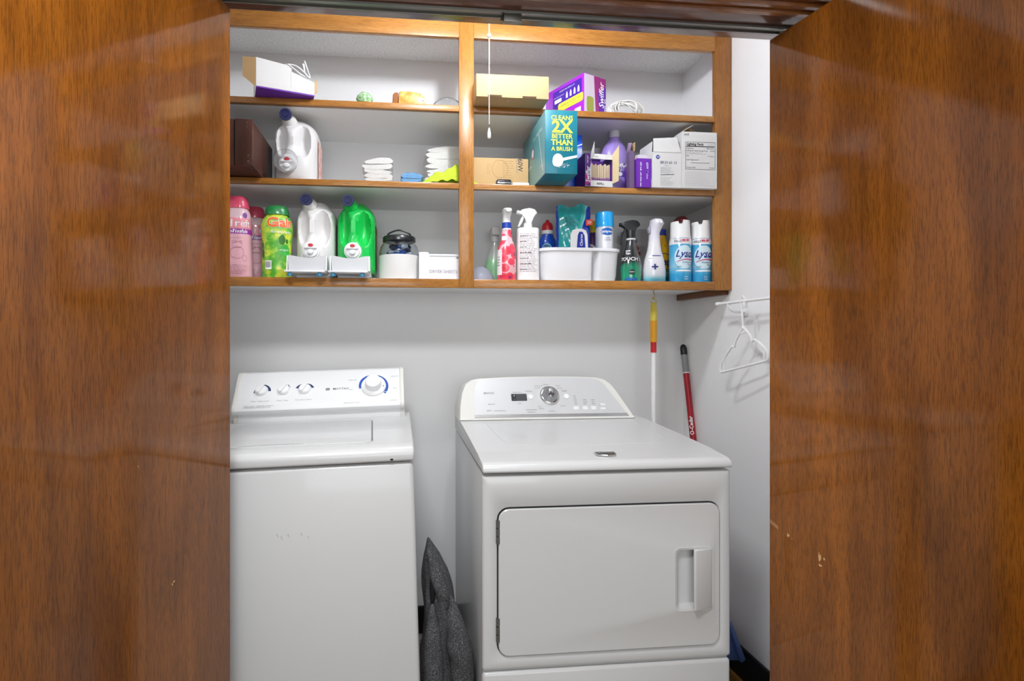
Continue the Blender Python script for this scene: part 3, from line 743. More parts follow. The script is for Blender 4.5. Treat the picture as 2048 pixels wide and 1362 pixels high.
bm = new(); tube(bm, smooth_path([(.085, .01, .088), (.10, .005, .094), (.125, -.004, .090), (.150, -.006, .074), (.166, .0, .062), (.172, .006, .066), (.168, .02, .09), (.158, .03, .128)], 6), .0028, 8)
obj('cord', bm, M_white, t)
bm = new(); tube(bm, smooth_path([(.10, .0, .093), (.122, -.003, .078), (.140, -.003, .066), (.162, .004, .060)], 6), .0024, 8); obj('cord', bm, M_white, t)
obj('cord_end', prism([(.150, .118), (.158, .118), (.163, .080), (.159, .080)], 'y', .028, .033), M_white, t)

t = tag(obj('glass_pebble', loft([(0, .012, .010), (.004, .023, .018), (.014, .029, .022), (.024, .024, .018), (.032, .012, .010), (.0345, .002)], 20), blotch('green_glass', [(.35, '#6f9a63'), (.5, '#8fbf86'), (.62, '#cfe3c6')], 150, .25, .5, 2, 'LINEAR', bump=.6)), 'green bumpy glass pebble on the top shelf', 'ornament')
t.location = (-.124, 1.972, S1 + .001); t.scale = (1.05, 1, 1.25)
t = thing('agate_block', 'orange stone block with brown crust lying on the top shelf', 'stone', (.033, 1.952, S1 + .0005))
M_ag = blotch('orange_agate', [(.35, '#c2771f'), (.5, '#dba04a'), (.65, '#e9c58a')], 40, .35, .4, 4, 'LINEAR')
obj('polished_stone', prism([(-.040, 0), (.058, 0), (.055, .024), (.040, .040), (.0, .047), (-.036, .045)], 'y', 0, .05, bev=.005), M_ag, t)
obj('crust', prism([(-.060, 0), (-.041, 0), (-.038, .040), (-.050, .042), (-.058, .034)], 'y', .003, .045, bev=.003), mat('stone_crust', '#8a5530', .9, bump=.6, bscale=120), t)
obj('hole', loft([(0, .0028), (.001, .0028)], 10), M_print, t, mx=Matrix.Translation((.047, -.0002, .014)) @ Matrix.Rotation(R(90), 4, 'X'))
M_clear = mat('clear_plastic', '#f4f7f8', .08, trans=.92, ior=1.15)
t = tag(obj('glass_bowl', loft([(0, .062), (.010, .060), (.022, .050), (.031, .034), (.035, .012), (.033, .010), (.0285, .033), (.020, .048), (.009, .058), (0, .060)], 32, cap0=False, cap1=False), M_clear), 'upturned clear plastic bowl beside the centre stile on the top shelf', 'bowl')
t.location = (.172, 2.02, S1 + .0005); t.scale = (1, 1, 1.45)

# --- top shelf, right bay
t = thing('kraft_tray_box', 'plain tan cardboard box with slots jutting over the top shelf edge', 'box', (.384, 1.866, S1 + .0006))
obj('carton_body', bx(-.126, .126, 0, .30, 0, .078, bev=.0015), mat('tan_card', '#b89a70', .75), t)
for x in (-.062, .058):
    obj('slot', bx(x - .024, x + .024, -.0006, .010, .0005, .0075), mat('slot_brown', '#3f2d18', .9), t)
obj('tape', bx(-.012, -.0105, .02, .032, -.0004, 0.0), M_wcard, t)

t = thing('mop_pad_box', 'purple and lilac printed cleaning pad box angled on the top shelf', 'box', (.670, 1.972, S1 + .0005), 25)
bw, bd, bh = .112, .215, .152
obj('carton_body', bx(0, bw, 0, bd, 0, bh, bev=.001), mat('violet_card', '#9a25c4', .35, coat=.4), t)
def side_poly(name, pts, m, off=.0006):   # on the -X face: u runs from far to near
    bm = new(); f = bm.faces.new([bm.verts.new((-off, bd - a, b)) for a, b in pts]); return obj(name, bm, m, t)
side_poly('print_panel', [(.045, .052), (.205, .052), (.205, .138), (.045, .138)], mat('indigo_print', '#43209a', .35))
side_poly('print_banner', rrect(.075, .212, .052, .084, .008), mat('lime_print', '#dfe04a', .4), .0009)
side_poly('print_mascot_patch', ell(.045, .018, .026, .018), M_wprint)
side_poly('barcode', [(.168, .006), (.200, .006), (.200, .034), (.168, .034)], M_wprint, .001)
U, V = (0, -1, 0), (0, 0, 1)
def st_(body, size, a, b, m, off=.0012, **k): return text(body, size, m, t, (-off, bd - a, b), U, V, **k)
st_('LOADED & LOCKED TIGHT', .0095, .145, .071, M_print); st_('WET CLOTHS', .006, .145, .060, M_print)
st_('WETJET PAD REFILLS 20', .008, .125, .128, M_wprint); st_('ONLY FOR USE WITH', .006, .08, .112, M_wprint)
side_poly('print_pad', rrect(.055, .095, .090, .104, .003), M_wprint, .001)
for i in range(4):
    side_poly('print_bottle', [(.120 + i * .021, .092), (.130 + i * .021, .092), (.130 + i * .021, .106), (.1265 + i * .021, .116), (.1235 + i * .021, .116), (.120 + i * .021, .106)], M_wprint, .001)
decal('front_print', [(.002, .002), (bw - .002, .002), (bw - .002, bh - .002), (.002, bh - .002)], mat('grey_lilac', '#c9bccb', .35, coat=.3), t, 0, .0006)
decal('front_stripe', [(.06, .002), (bw - .002, .002), (bw - .002, bh - .002), (.05, bh - .002)], mat('plum_print', '#8a1a6c', .35, coat=.3), t, -.0006)
decal('front_stripe', [(.078, .002), (bw - .002, .002), (bw - .002, bh - .03), (.070, bh - .06)], mat('violet_print', '#5a1f9c', .35), t, -.0012)
decal('front_pad', rrect(.014, .048, .01, .07, .01), mat('olive_print', '#8f9440', .5), t, -.0006)
text('Swiffer', .034, M_wprint, t, (.088, -.0021, .085), (0, 0, 1), (-1, 0, 0), shear=.2, bold=.0004); text('wet jet', .018, M_wprint, t, (.104, -.0021, .05), (0, 0, 1), (-1, 0, 0))

t = thing('cord_coil', 'coiled white cord in a loose ball on the top shelf', 'cord', (.842, 2.000, S1 + .001))
bm = new(); rd = random.Random(5)
for k_ in range(13):
    q = Matrix.Rotation(rd.uniform(0, 3.14), 3, 'Z') @ Matrix.Rotation(rd.uniform(.5, 1.57), 3, 'X'); rr_ = rd.uniform(.036, .046)
    pts = []
    for i in range(24):
        a = 2 * math.pi * i / 24; p = q @ Vector((rr_ * 1.25 * math.cos(a), rr_ * math.sin(a), .003 * math.sin(3 * a)))
        pts.append((p.x * 1.2, p.y * .8, max(.003, p.z * .75 + .030)))
    tube(bm, pts, .0019, 6, True)
obj('cord_loops', bm, mat('cord_white', '#e4e3de', .5), t)

# --- middle shelf, left bay
t = thing('wooden_crate', 'dark brown wooden box jutting over the middle shelf edge', 'crate', (-.466, 1.810, S2 + .0005))
M_dk = wood('dark_box_wood', 'z', '#5c3b2f', '#4d2f26', '#3b231c', coat=.2, crough=.3, pores=.3)
obj('plank', bx(-.053, 0, 0, .018, 0, .146, bev=.0015), M_dk, t)
obj('plank', bx(-.17, -.0555, .003, .018, 0, .146, bev=.0015), M_dk, t)
obj('side_plank', bx(-.016, 0, .0185, .26, 0, .145, bev=.0015), M_dk, t)
obj('side_plank', bx(-.17, -.154, .0185, .26, 0, .145, bev=.0015), M_dk, t)
obj('back_plank', bx(-.17, 0, .2605, .278, 0, .145, bev=.0015), M_dk, t)
obj('floor_plank', bx(-.153, -.017, .0185, .26, .002, .014), M_dk, t)
for z in (.012, .03, .12, .135):
    obj('nail', loft([(0, .0016), (.0006, .0012)], 8), M_chrome, t, mx=Matrix.Translation((-.012 - .004 * (z > .1), -.0001, z)) @ Matrix.Rotation(R(90), 4, 'X'))

def jug(name, label, loc, body_m, h=.225, w=.148, d=.20, cup=True, side_m=None, rot=0, side_text=None):
    t = thing(name, label, 'jug', loc, rot); tz = .050 if cup else .072
    secs = []; n = 46
    for i in range(n + 1):
        u = i / n; z = h * u
        e = 1.0
        if u < .06: e = .93 + .07 * math.sin(u / .06 * math.pi / 2)
        if u > .70: e = 1 - .52 * ((u - .70) / .30) ** 2.3
        ed = 1.0 if u < .76 else 1 - .36 * ((u - .76) / .24) ** 1.9
        if u < .06: ed = .96 + .04 * u / .06
        secs.append((z, w / 2 * e, d / 2 * ed, 3.6 if u < .7 else 3.6 - 1.2 * (u - .7) / .3, 0, d / 2 + (.0 if u < .7 else .03 * ((u - .7) / .3) ** 1.5)))
    bm = loft(secs, 96)
    def dip(x, z, cx, cz, rx, rz):
        q = ((x - cx) / rx) ** 2 + ((z - cz) / rz) ** 2
        return max(0, 1 - q) ** .8 if q < 1 else 0
    for v in bm.verts:
        x, y, z = v.co
        fr = max(0, min(1, (d * .5 - y) / (d * .30)))
        q = dip(x, z, -.040 * w / .148, h * .62, .020, h * .25) * .034 + dip(x, z, .030 * w / .148, h * .60, .027, h * .25) * .040
        v.co.y += q * fr
        if z < h * .36 and y < d * .4:      # swelling round the tap
            rr_ = math.hypot(x, (z - tz)) / .055
            if rr_ < 1: v.co.y -= .010 * (1 - rr_ * rr_) ** .6
    b = obj('jug_body', bm, body_m, t, ang=60)
    if side_m:
        W = Wrap(secs, 88); W.off = .0012
        bm = new(); g = []
        for j in range(9):
            z = h * (.06 + .62 * j / 8); rx = W.at(z)[0]
            g.append([bm.verts.new((rx + .0012, d * (.25 + .5 * i / 4), z)) for i in range(5)])
        for j in range(8):
            for i in range(4): bm.faces.new((g[j][i], g[j][i + 1], g[j + 1][i + 1], g[j + 1][i]))
        obj('side_label', bm, side_m, b)
    # pouring neck and navy cap facing the room
    cx_, cy_, cz_ = -.024, -.012, h - .010
    bm = new(); tube(bm, smooth_path([(.000, .110, h * .86), (-.010, .065, h - .030), (cx_ + .004, cy_ + .035, cz_ - .010), (cx_, cy_ + .004, cz_ - .001)], 5), [.030] * 6 + [.026] * 5 + [.0180] * 5, 20)
    obj('neck', bm, body_m, t, ang=60)
    cm = Matrix.Translation((cx_, cy_, cz_)) @ Matrix.Rotation(R(97), 4, 'X')
    cp = obj('cap', loft([(-.008, .0195), (.010, .0205), (.0125, .0195), (.0125, .0135), (.0095, .0125), (.0095, .009), (.0125, .008), (.0125, .004), (.011, .003)], 28, cap0=False), mat('navy_cap', '#1d2150', .45), t, mx=cm)
    # press tap
    tm = Matrix.Translation((-.008 if not cup else -.018, -.012, tz)) @ Matrix.Rotation(R(90), 4, 'X')
    M_tap = mat('tap_white', '#f2f2f3', .3)
    tp = obj('tap', loft([(-.012, .030), (.004, .030), (.006, .026), (.012, .024), (.013, .017)], 28, cap0=False), M_tap, t, mx=tm)
    obj('spout', loft([(.010, .011, .009), (.024, .010, .008), (.0255, .007, .006)], 16), M_tap, tp, mx=tm @ Matrix.Translation((0, -.007, 0)))
    obj('lever', bx(-.021, .021, .004, .0095, .011, .021, bev=.0018), mat('tap_lever', '#d9d9dc', .35), tp, mx=tm)
    obj('red_button', loft([(.004, .009, .006), (.0145, .009, .006), (.016, .007, .0045)], 16), mat('tap_red', '#c3333f', .4), tp, mx=tm @ Matrix.Translation((0, .0165, 0)))
    if cup:
        obj('dosing_cup', loft([(.004, .034), (.034, .040), (.034, .0385), (.006, .0325)], 32, cap0=False, cap1=False), M_clear, t, mx=tm @ Matrix.Translation((.0, .004, 0)))
    return t
M_jw = mat('jug_white', '#e0dedd', .42)
M_jw2 = mat('jug_pearl', '#dfdcdb', .38)
M_jg = mat('jug_green', '#12b84c', .35, coat=.2)
jug('detergent_jug', 'white detergent jug with navy cap beside the dark wooden box', (-.368, 1.972, S2 + .0005), M_jw, h=.232, w=.152, side_m=blotch('pink_label', [(.4, '#d99a90'), (.55, '#e8b8ae'), (.65, '#f0d8d0')], 60, .5, 0, 2, 'LINEAR'))
jug('detergent_jug', 'white detergent jug with navy cap in a drip tray next to the green jug', (-.300, 1.985, S3 + .0255), M_jw2, h=.258, w=.140, cup=False, side_m=mat('label_dark', '#5d5648', .5))
jug('detergent_jug', 'bright green detergent jug with navy cap beside the round glass jar', (-.157, 1.985, S3 + .0255), M_jg, h=.258, w=.140, cup=False, side_m=blotch('leafy_label', [(.38, '#2f4a26'), (.5, '#b59a2c'), (.62, '#3d7a34')], 70, .5, 0, 2))

M_tray = mat('tray_white', '#e9e9ec', .25, coat=.2)
def tray(label, x):
    t = thing('jug_stand', label, 'jug stand', (x, 1.895, S3 + .0005), 0)
    obj('deck', bx(-.052, .066, .068, .29, .012, .0245, bev=.002), M_tray, t)
    obj('foot', bx(-.050, .060, .10, .28, 0, .0125), M_tray, t)
    # drip pan in front: bottom lip, front wall with dipped edge, side walls
    top = [(-.064, .070), (-.050, .0695), (-.030, .066), (-.012, .0625), (.005, .062), (.022, .0635), (.038, .067), (.052, .0698), (.066, .070)]
    obj('front_wall', prism([(.062, .018), (-.060, .018)] + top, 'y', .014, .017), mat('tray_frost', '#e4e4e8', .2, trans=.25), t)
    obj('pan', prism([(-.072, -.004), (.060, -.004), (.066, .067), (-.066, .067)], 'z', .0125, .0185, bev=.0012), M_tray, t)
    for s in (-1, 1):
        obj('side_wall', prism([(.004, .0185), (.014, .069), (.068, .060), (.09, .0245), (.067, .0185)], 'x', s * .065 - .0015, s * .065 + .0015), M_tray, t)
    for x_ in (-.056, .042):
        obj('suction_foot', loft([(0, .010, .006), (.005, .010, .006), (.0125, .004)], 16), mat('suction_blue', '#3a86ab', .3), t).location = (x_, .008, .0)
tray('white drip tray under the white jug on the bottom shelf', -.312)
tray('white drip tray under the green jug on the bottom shelf', -.169)

def folded(name, label, cat, loc, w, d, layers, th, m, seed, rot=0, taper=.0, sag=.004):
    t = thing(name, label, cat, loc, rot); rd = random.Random(seed); z = 0
    for i in range(layers):
        ww = w * (1 - taper * i) * rd.uniform(.93, 1.03); dd_ = d * rd.uniform(.9, 1.0); x = rd.uniform(-.006, .006); h_ = th * rd.uniform(.8, 1.2)
        bm = new(); nx, ny = 20, 6; rows = []
        # flattened roll: closed loop cross-section swept over y
        prof = []
        for k_ in range(24):
            a = 2 * math.pi * k_ / 24; c, s = math.cos(a), math.sin(a)
            prof.append((ww / 2 * math.copysign(abs(c) ** .7, c), h_ * .5 + h_ * .72 * math.copysign(abs(s) ** .9, s)))
        rs = []
        for j in range(ny + 1):
            y = dd_ * j / ny; f = 1 - .25 * abs(2 * j / ny - 1) ** 4
            rs.append([bm.verts.new((x + a * (1 - .05 * (j == 0)) + rd.uniform(-.001, .001), y + rd.uniform(-.002, .002), z + h_ / 2 + (b - h_ / 2) * f + sag * math.sin(a * 38 + i * 1.7) * (.3 + .7 * (b > h_ / 2)) + rd.uniform(-.0008, .0008))) for a, b in prof])
        skin(bm, rs); lo = min(v.co.z for v in bm.verts)
        if i == 0:
            for v in bm.verts: v.co.z -= lo
        obj('fold', bm, m, t, ang=70); z += h_ * .92
    return t
folded('washcloth_stack', 'small pile of folded white washcloths in the middle of the left bay', 'cloths', (-.075, 1.970, S2 + .0005), .108, .10, 5, .017, M_cloth, 3, sag=.005)
folded('blue_cloth', 'small folded blue cloth beside the lime green cloth', 'cloth', (.044, 1.966, S2 + .0005), .080, .07, 2, .017, mat('blue_terry', '#6f9fc9', .95, bump=.7, bscale=400), 8)
folded('towel_stack', 'tall pile of folded white towels behind the lime green cloth', 'towels', (.170, 2.095, S2 + .0005), .150, .13, 9, .021, M_cloth, 5, sag=.004)
t = thing('lime_cloth', 'crumpled lime green cloth beside the centre stile on the middle shelf', 'cloth', (.170, 1.972, S2 + .0005))
bm = new(); nx, ny = 40, 14; g = []
for j in range(ny + 1):
    row = []
    for i in range(nx + 1):
        u, v = i / nx, j / ny; x = -.100 + .225 * u; y = .058 * v
        env = max(0, math.sin(math.pi * min(1, max(0, (u * 1.0))))) ** .6
        hgt = 1.5 * (.026 + .026 * math.exp(-((u - .62) / .2) ** 2) + .012 * math.exp(-((u - .25) / .1) ** 2) - .012 * math.exp(-((u - .9) / .1) ** 2)) * env
        z = hgt * min(1, (math.sin(math.pi * min(1, v * 1.4 + .02)) ** .5 if v < .5 else 1)) + .0035 * math.sin(u * 40 + v * 9) * env + .003 * math.sin(v * 23 - u * 12) * env
        row.append(bm.verts.new((x, y, max(.0015 if v > .02 else 0, z))))
    g.append(row)
for j in range(ny):
    for i in range(nx): bm.faces.new((g[j][i], g[j][i + 1], g[j + 1][i + 1], g[j + 1][i]))
bot = [bm.verts.new((v.co.x, v.co.y, 0)) for v in g[-1]]
for i in range(nx): bm.faces.new((g[-1][i], g[-1][i + 1], bot[i + 1], bot[i]))
obj('cloth_sheet', bm, mat('lime_fleece', '#b4c836', .95, bump=.6, bscale=300), t, ang=180)

# --- middle shelf, right bay
t = thing('bulb_box', 'kraft light bulb carton printed 60W on the middle shelf', 'box', (.380, 2.035, S2 + .0005))
obj('carton_body', bx(-.135, .098, 0, .11, 0, .122, bev=.001), M_card, t)
text('60W', .026, M_print, t, (.066, -.0006, .098), (0, 0, -1), (1, 0, 0), bold=.0002, sx=.9); text('EQUIVALENT', .010, M_gprint, t, (.054, -.0006, .095), (0, 0, -1), (1, 0, 0))
bm = new(); tube(bm, [(-.01 + .03 * math.cos(a * .35), -.0004, .082 + .033 * math.sin(a * .35)) for a in range(18)], .0005, 4, True); obj('bulb_outline', bm, mat('kraft_print', '#9a7d52', .8), t)
lines(t, mat('kraft_print', '#8a6d44'), .0, .044, .03, .115, 10, -.0006, .0014, seed=5); lines(t, MATS['kraft_print'], -.06, -.045, .06, .10, 5, -.0006, .0014, seed=6)
t = thing('dark_glass_lens', 'small dark glass piece lying on the middle shelf before the kraft carton', 'ornament', (.374, 1.972, S2 + .0005))
obj('glass_body', bx(-.028, .028, -.002, .03, 0, .027, bev=.008, seg=3), mat('smoky_glass', '#3d3a40', .08, trans=.35), t)
obj('glass_rim', bx(-.025, .025, -.0035, .0, .010, .014, bev=.001), M_chrome, t)
t = thing('white_clip', 'small flat white plastic piece lying beside the teal carton', 'plastic piece', (.436, 1.972, S2 + .0005))
obj('clip_body', bx(-.030, .030, 0, .025, 0, .016, bev=.003), M_white, t); obj('clip_tab', bx(-.004, .010, -.003, .0, .004, .013, bev=.001), M_white, t)

t = thing('toilet_wand_box', 'large teal carton reading cleans 2X better than a brush jutting out', 'box', (.5355, 1.803, S2 + .0006))
M_teal = mat('teal_card', '#0b6c7d', .35, coat=.2)
w2, h2 = .055, .212
obj('carton_body', bx(-w2, w2, 0, .33, 0, h2, bev=.0012), M_teal, t)
ylw = mat('yellow_print', '#e9e34a', .45)
for s, z, sz, sxx, b_ in (('CLEANS', .186, .0215, .98, .0003), ('2X', .155, .056, 1.02, .0016), ('BETTER', .1245, .0215, .98, .0003), ("THAN", .1035, .0255, 1.05, .0007), ('A BRUSH', .0825, .0195, .93, .0003)):
    text(s, sz, ylw, t, (.002, -.0007, z), bold=b_, sx=sxx)
obj('print_wand_head', prism(ell(-.012, .045, .018, .022), 'y', -.0012, 0), M_wprint, t)
obj('print_wand_cup', prism(ell(-.020, .040, .011, .016), 'y', -.0014, -.0012), mat('pale_print', '#d5e6ee', .5), t)
obj('print_wand_stick', prism([(.0, .052), (.054, .064), (.054, .056), (.0, .042)], 'y', -.0011, 0), M_wprint, t)
bm = new(); rd = random.Random(3)
for i in range(60):
    x, z = rd.uniform(-.022, .026), 0; z = .026 + rd.uniform(-.006, .006) + (x * .12)
    bm.faces.new([bm.verts.new((x + a, -.0008, z + b)) for a, b in ((0, 0), (.0014, 0), (.0014, .0012), (0, .0012))])
obj('print_spray', bm, M_wprint, t)
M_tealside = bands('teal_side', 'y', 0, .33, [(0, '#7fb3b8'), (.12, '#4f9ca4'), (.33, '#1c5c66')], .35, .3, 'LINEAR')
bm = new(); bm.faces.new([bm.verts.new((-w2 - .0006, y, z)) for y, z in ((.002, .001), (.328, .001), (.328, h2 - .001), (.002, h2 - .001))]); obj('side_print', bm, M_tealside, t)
def lp_(pts, m, nm, off): 
    bm = new(); bm.faces.new([bm.verts.new((-w2 - off, a, b)) for a, b in pts]); return obj(nm, bm, m, t)
lp_([(.03, .02), (.034, .02), (.085, .16), (.081, .16)], M_wprint, 'side_stripe', .0009)
lp_(ell(.17, .12, .018, .02), mat('label_maroon', '#a8323c', .4), 'side_logo', .0009); lp_(ell(.17, .12, .014, .015), M_wprint, 'side_logo', .0011)
text('2-in-1 ToiletWand', .017, M_wprint, t, (-w2 - .0012, .10, .165), (0, -1, 0), (0, 0, 1)); text('DISINFECTING', .010, M_wprint, t, (-w2 - .0012, .22, .08), (0, -1, 0), (0, 0, 1)); text('5 refills', .012, mat('pale_print', '#d5e6ee'), t, (-w2 - .0012, .05, .04), (0, -1, 0), (0, 0, 1))
t = thing('blue_carton', 'tall blue and white carton half hidden behind the teal carton', 'box', (.655, 2.05, S2 + .0005))
obj('carton_body', bx(-.035, .035, 0, .14, 0, .225, bev=.001), bands('blue_white', 'z', 0, .225, [(0, '#1d49c4'), (.110, '#2b63d0'), (.150, '#9fb4e2'), (.168, '#c9d2ea'), (.180, '#1c58d6')], .35, .3, 'LINEAR'), t)
decal('print_stripe', [(-.035, .160), (.035, .188), (.035, .192), (-.035, .164)], M_wprint, t, 0)

t = thing('duster_refill_box', 'open purple and white refill box with its front cut away', 'box', (.716, 1.942, S2 + .0005), 5)
bm = new(); carton(bm, .105, .085, .118, .002, front=False); obj('carton_body', bm, mat('violet_box', '#52217d', .4, coat=.2), t)
bm = new(); box(bm, -.0525, .0525, -.001, 0.002, .100, .118); box(bm, -.0525, .0525, -.001, .002, 0, .022); box(bm, -.0525, -.030, -.001, .002, .022, .100); obj('front_frame', bm, M_wcard, t)
decal('front_curve', [(-.052, .001), (-.033, .001), (-.036, .06), (-.030, .10), (-.034, .1175), (-.052, .1175)], mat('violet_box', '#52217d'), t, -.0012)
decal('front_curve', [(-.052, .001), (-.034, .014), (-.034, .030), (-.052, .05)], mat('magenta_print', '#a3197f', .4), t, -.0016)
obj('lid_flap', sheet((-.0525, .0, .118), (.0525, .0, .118), (.048, .05, .126), (-.048, .05, .126)), M_purple, t)
obj('flap', sheet((-.036, -.0032, .095), (-.020, -.0032, .118), (-.022, -.010, .160), (-.034, -.010, .122)), M_wcard, t)
obj('flap', sheet((.052, -.002, .012), (.066, -.022, .018), (.068, -.022, .148), (.052, -.002, .118)), mat('flap_tan', '#cdb98f', .8), t)
text('Swiffer', .021, M_wprint, t, (-.0431, -.0026, .042), (0, 0, 1), (-1, 0, 0), shear=.15, bold=.0003); text('WETJET', .0085, M_wprint, t, (-.044, -.0026, .096), (0, 0, 1), (-1, 0, 0))
text('REFILL', .010, M_print, t, (.005, -.0016, .010), bold=.0003); text('PADS', .006, M_print, t, (-.01, -.0016, .108))
for i in range(9):
    x = -.026 + i * .0085
    obj('pad', bx(x, x + .007, .008 + .002 * (i % 3),   .078, .003, .086 - .004 * (i % 2), bev=.002), bands('pad_cloth', 'z', 0, .09, [(0, '#cfbfae'), (.018, '#9b6fa0'), (.045, '#8a5a94'), (.052, '#c9b59b')], .9, interp='LINEAR', wob=.03), t)

M_lil = mat('lilac_plastic', '#9d86cf', .3, coat=.3)
def flask(name, label, loc, prof, m, capm, capprof, cat='bottle', rot=0):
    t = thing(name, label, cat, loc, rot); obj('bottle_body', loft(prof, 32), m, t); obj('cap', loft(capprof, 24), capm, t); return t, Wrap(prof)
p = [(0, .050, .034), (.004, .055, .037), (.06, .056, .038), (.066, .053, .036), (.12, .053, .036), (.126, .056, .038), (.165, .052, .036), (.195, .040, .030), (.212, .024, .022), (.225, .019), (.232, .018)]
t, W = flask('cleaner_bottle', 'large lilac floor cleaner bottle with white cap behind the refill box', (.826, 2.075, S2 + .0005), p, M_lil, mat('cap_grey', '#cfcbd2', .4), [(.226, .0205), (.250, .0205), (.253, .018)])
W.patch('label', -.050, .055, .068, .120, mat('label_purple', '#5b4590', .4), t)
text('Swiffer', .024, M_wprint, t, 0, fn=lambda x, z: (lambda q: (q[0], q[1] - .0008, q[2]))(W(x + .004, z + .110)), shear=.15, bold=.0004); text('WETJET', .013, M_wprint, t, 0, fn=lambda x, z: (lambda q: (q[0], q[1] - .0008, q[2]))(W(x + .002, z + .094)))
W.patch('label_seal', .0, .016, .070, .086, M_wprint, t, 'oval')
p2 = [(0, .032), (.005, .035), (.12, .035), (.155, .032), (.178, .018), (.185, .016)]
flask('cleaner_bottle', 'small lilac bottle with grey cap behind the open refill box', (.792, 2.182, S2 + .0005), p2, mat('violet_bottle', '#6a4aa2', .3), MATS['cap_grey'], [(.185, .021), (.215, .020), (.218, .018)])

t = thing('flat_carton', 'narrow upright open carton left of the purple flapped box', 'box', (.8415, 1.945, S2 + .0005), 0)
bm = new(); carton(bm, .018, .030, .135, .0015); obj('carton_body', bm, mat('mauve_card', '#6b5576', .5), t)
obj('flap', sheet((-.009, .0, .135), (-.009, .028, .135), (-.004, .026, .172), (-.001, .002, .165)), mat('mauve_flap', '#8c7a93', .6), t)
obj('flap', sheet((.009, .0, .135), (.009, .028, .135), (.013, .026, .17), (.012, .002, .168)), M_card, t)
t = thing('purple_bulb_box', 'open purple carton with raised white flaps beside the white bulb cartons', 'box', (.881, 1.932, S2 + .0005))
bm = new(); carton(bm, .054, .12, .104, .0015); obj('carton_body', bm, M_purple, t)
obj('flap', sheet((-.027, .0, .104), (.022, .0, .104), (.020, .028, .126), (-.012, .028, .126)), mat('flap_lilac', '#cfc6d2', .6), t)
obj('flap', sheet((.0275, .0, .104), (.0275, .11, .104), (.030, .10, .17), (.0285, -.006, .165)), M_wcard, t)
obj('flap', sheet((-.0275, .005, .104), (-.0275, .11, .104), (-.024, .10, .12), (-.024, .01, .12)), mat('flap_lilac', '#cfc6d2'), t)
text('60W', .012, M_wprint, t, (.012, -.0007, .078), (0, 0, -1), (1, 0, 0)); text('LED bulb  soft white clear', .0085, M_wprint, t, (-.012, -.0007, .046), (0, 0, -1), (1, 0, 0), bold=.0001); text('Kitchen', .010, M_wprint, t, (.012, -.0007, .045), (0, 0, -1), (1, 0, 0))
obj('front_notch', prism(ell(.011, .055, .002, .007), 'y', -.0012, 0), mat('notch_violet', '#3c1470', .5), t)
obj('side_strip', bx(.0273, .0283, 0, .11, .004, .060), bands('stripe_mix', 'z', 0, .06, [(0, '#d9c83a'), (.018, '#e7e7e4'), (.030, '#2a62b8'), (.045, '#2a62b8')], .5), t)

t = thing('white_bulb_carton', 'white light bulb carton with raised front flap beside the largest white carton', 'box', (.966, 1.928, S2 + .0005))
bm = new(); carton(bm, .110, .12, .128, .0015); obj('carton_body', bm, M_wcard, t)
obj('flap', sheet((-.052, -.0005, .128), (.054, -.0005, .128), (.040, .008, .186), (-.050, .004, .178)), M_wcard, t)
obj('flap', sheet((.0545, .0, .128), (.0545, .11, .128), (.0535, .10, .155), (.0535, .01, .15)), M_wcard, t)
decal('logo_disc', ell(-.034, .110, .0075, .0075), mat('logo_blue', '#33418f', .5), t, 0); text('GE', .0085, M_wprint, t, (-.034, -.001, .110), shear=.2)
text("BR30 65 13", .014, mat('ink_blue', '#3c4470', .6), t, (.006, -.0008, .090), sx=.95); text('Reveal', .006, M_gprint, t, (.0, -.0008, .079))
lines(t, M_gprint, -.025, .026, .050, .074, 5, -.0007, .0012, seed=9); decal('print_bar', [(-.024, .044), (.028, .047), (.028, .049), (-.024, .046)], M_print, t, 0); lines(t, M_gprint, -.025, .026, .006, .040, 6, -.0007, .001, seed=10)
t = thing('white_bulb_carton', 'largest white carton with lighting facts table and open brown flap', 'box', (1.089, 1.925, S2 + .0005), 0)
bm = new(); carton(bm, .134, .13, .205, .0015); obj('carton_body', bm, M_wcard, t)
obj('flap', sheet((-.066, .0, .205), (-.066, .13, .205), (-.030, .12, .235), (-.026, .0, .230)), M_wcard, t)
obj('flap', sheet((-.060, .128, .205), (.066, .128, .205), (.060, .09, .228), (-.026, .04, .238)), M_card, t)
text('A10', .011, M_print, t, (-.050, -.0008, .194)); text('Lighting Facts', .0125, M_print, t, (-.050, -.0008, .160), align='LEFT', bold=.0003, shear=.15, sx=.95); text('per bulb', .006, M_gprint, t, (.032, -.0008, .159), align='LEFT')
bm = new()
for q in ((-.054, .060, .167, .1680), (-.054, .060, .068, .069), (-.054, -.0532, .068, .168), (.0592, .060, .068, .168), (-.051, .057, .1505, .1535), (-.032, .038, .0915, .0925)): box(bm, q[0], q[1], -.0007, 0, q[2], q[3])
obj('print_table', bm, M_print, t)
for s, z, r_ in (('Brightness', .145, '800 lumens'), ('Estimated Yearly Energy Cost', .136, '$1.08'), ('Life', .117, '13.7 years'), ('Light Appearance', .103, ''), ('Energy Used', .075, '9 watts')):
    text(s, .0075, M_print, t, (-.051, -.0008, z), align='LEFT', sx=.9); r_ and text(r_, .007, M_print, t, (.056, -.0008, z), align='RIGHT', sx=.9)
lines(t, M_gprint, -.050, .03, .122, .131, 2, -.0008, .001, seed=3); lines(t, mat('faint_print', '#bdbcbb', .6), -.056, .058, .006, .060, 9, -.0008, .001, seed=4)
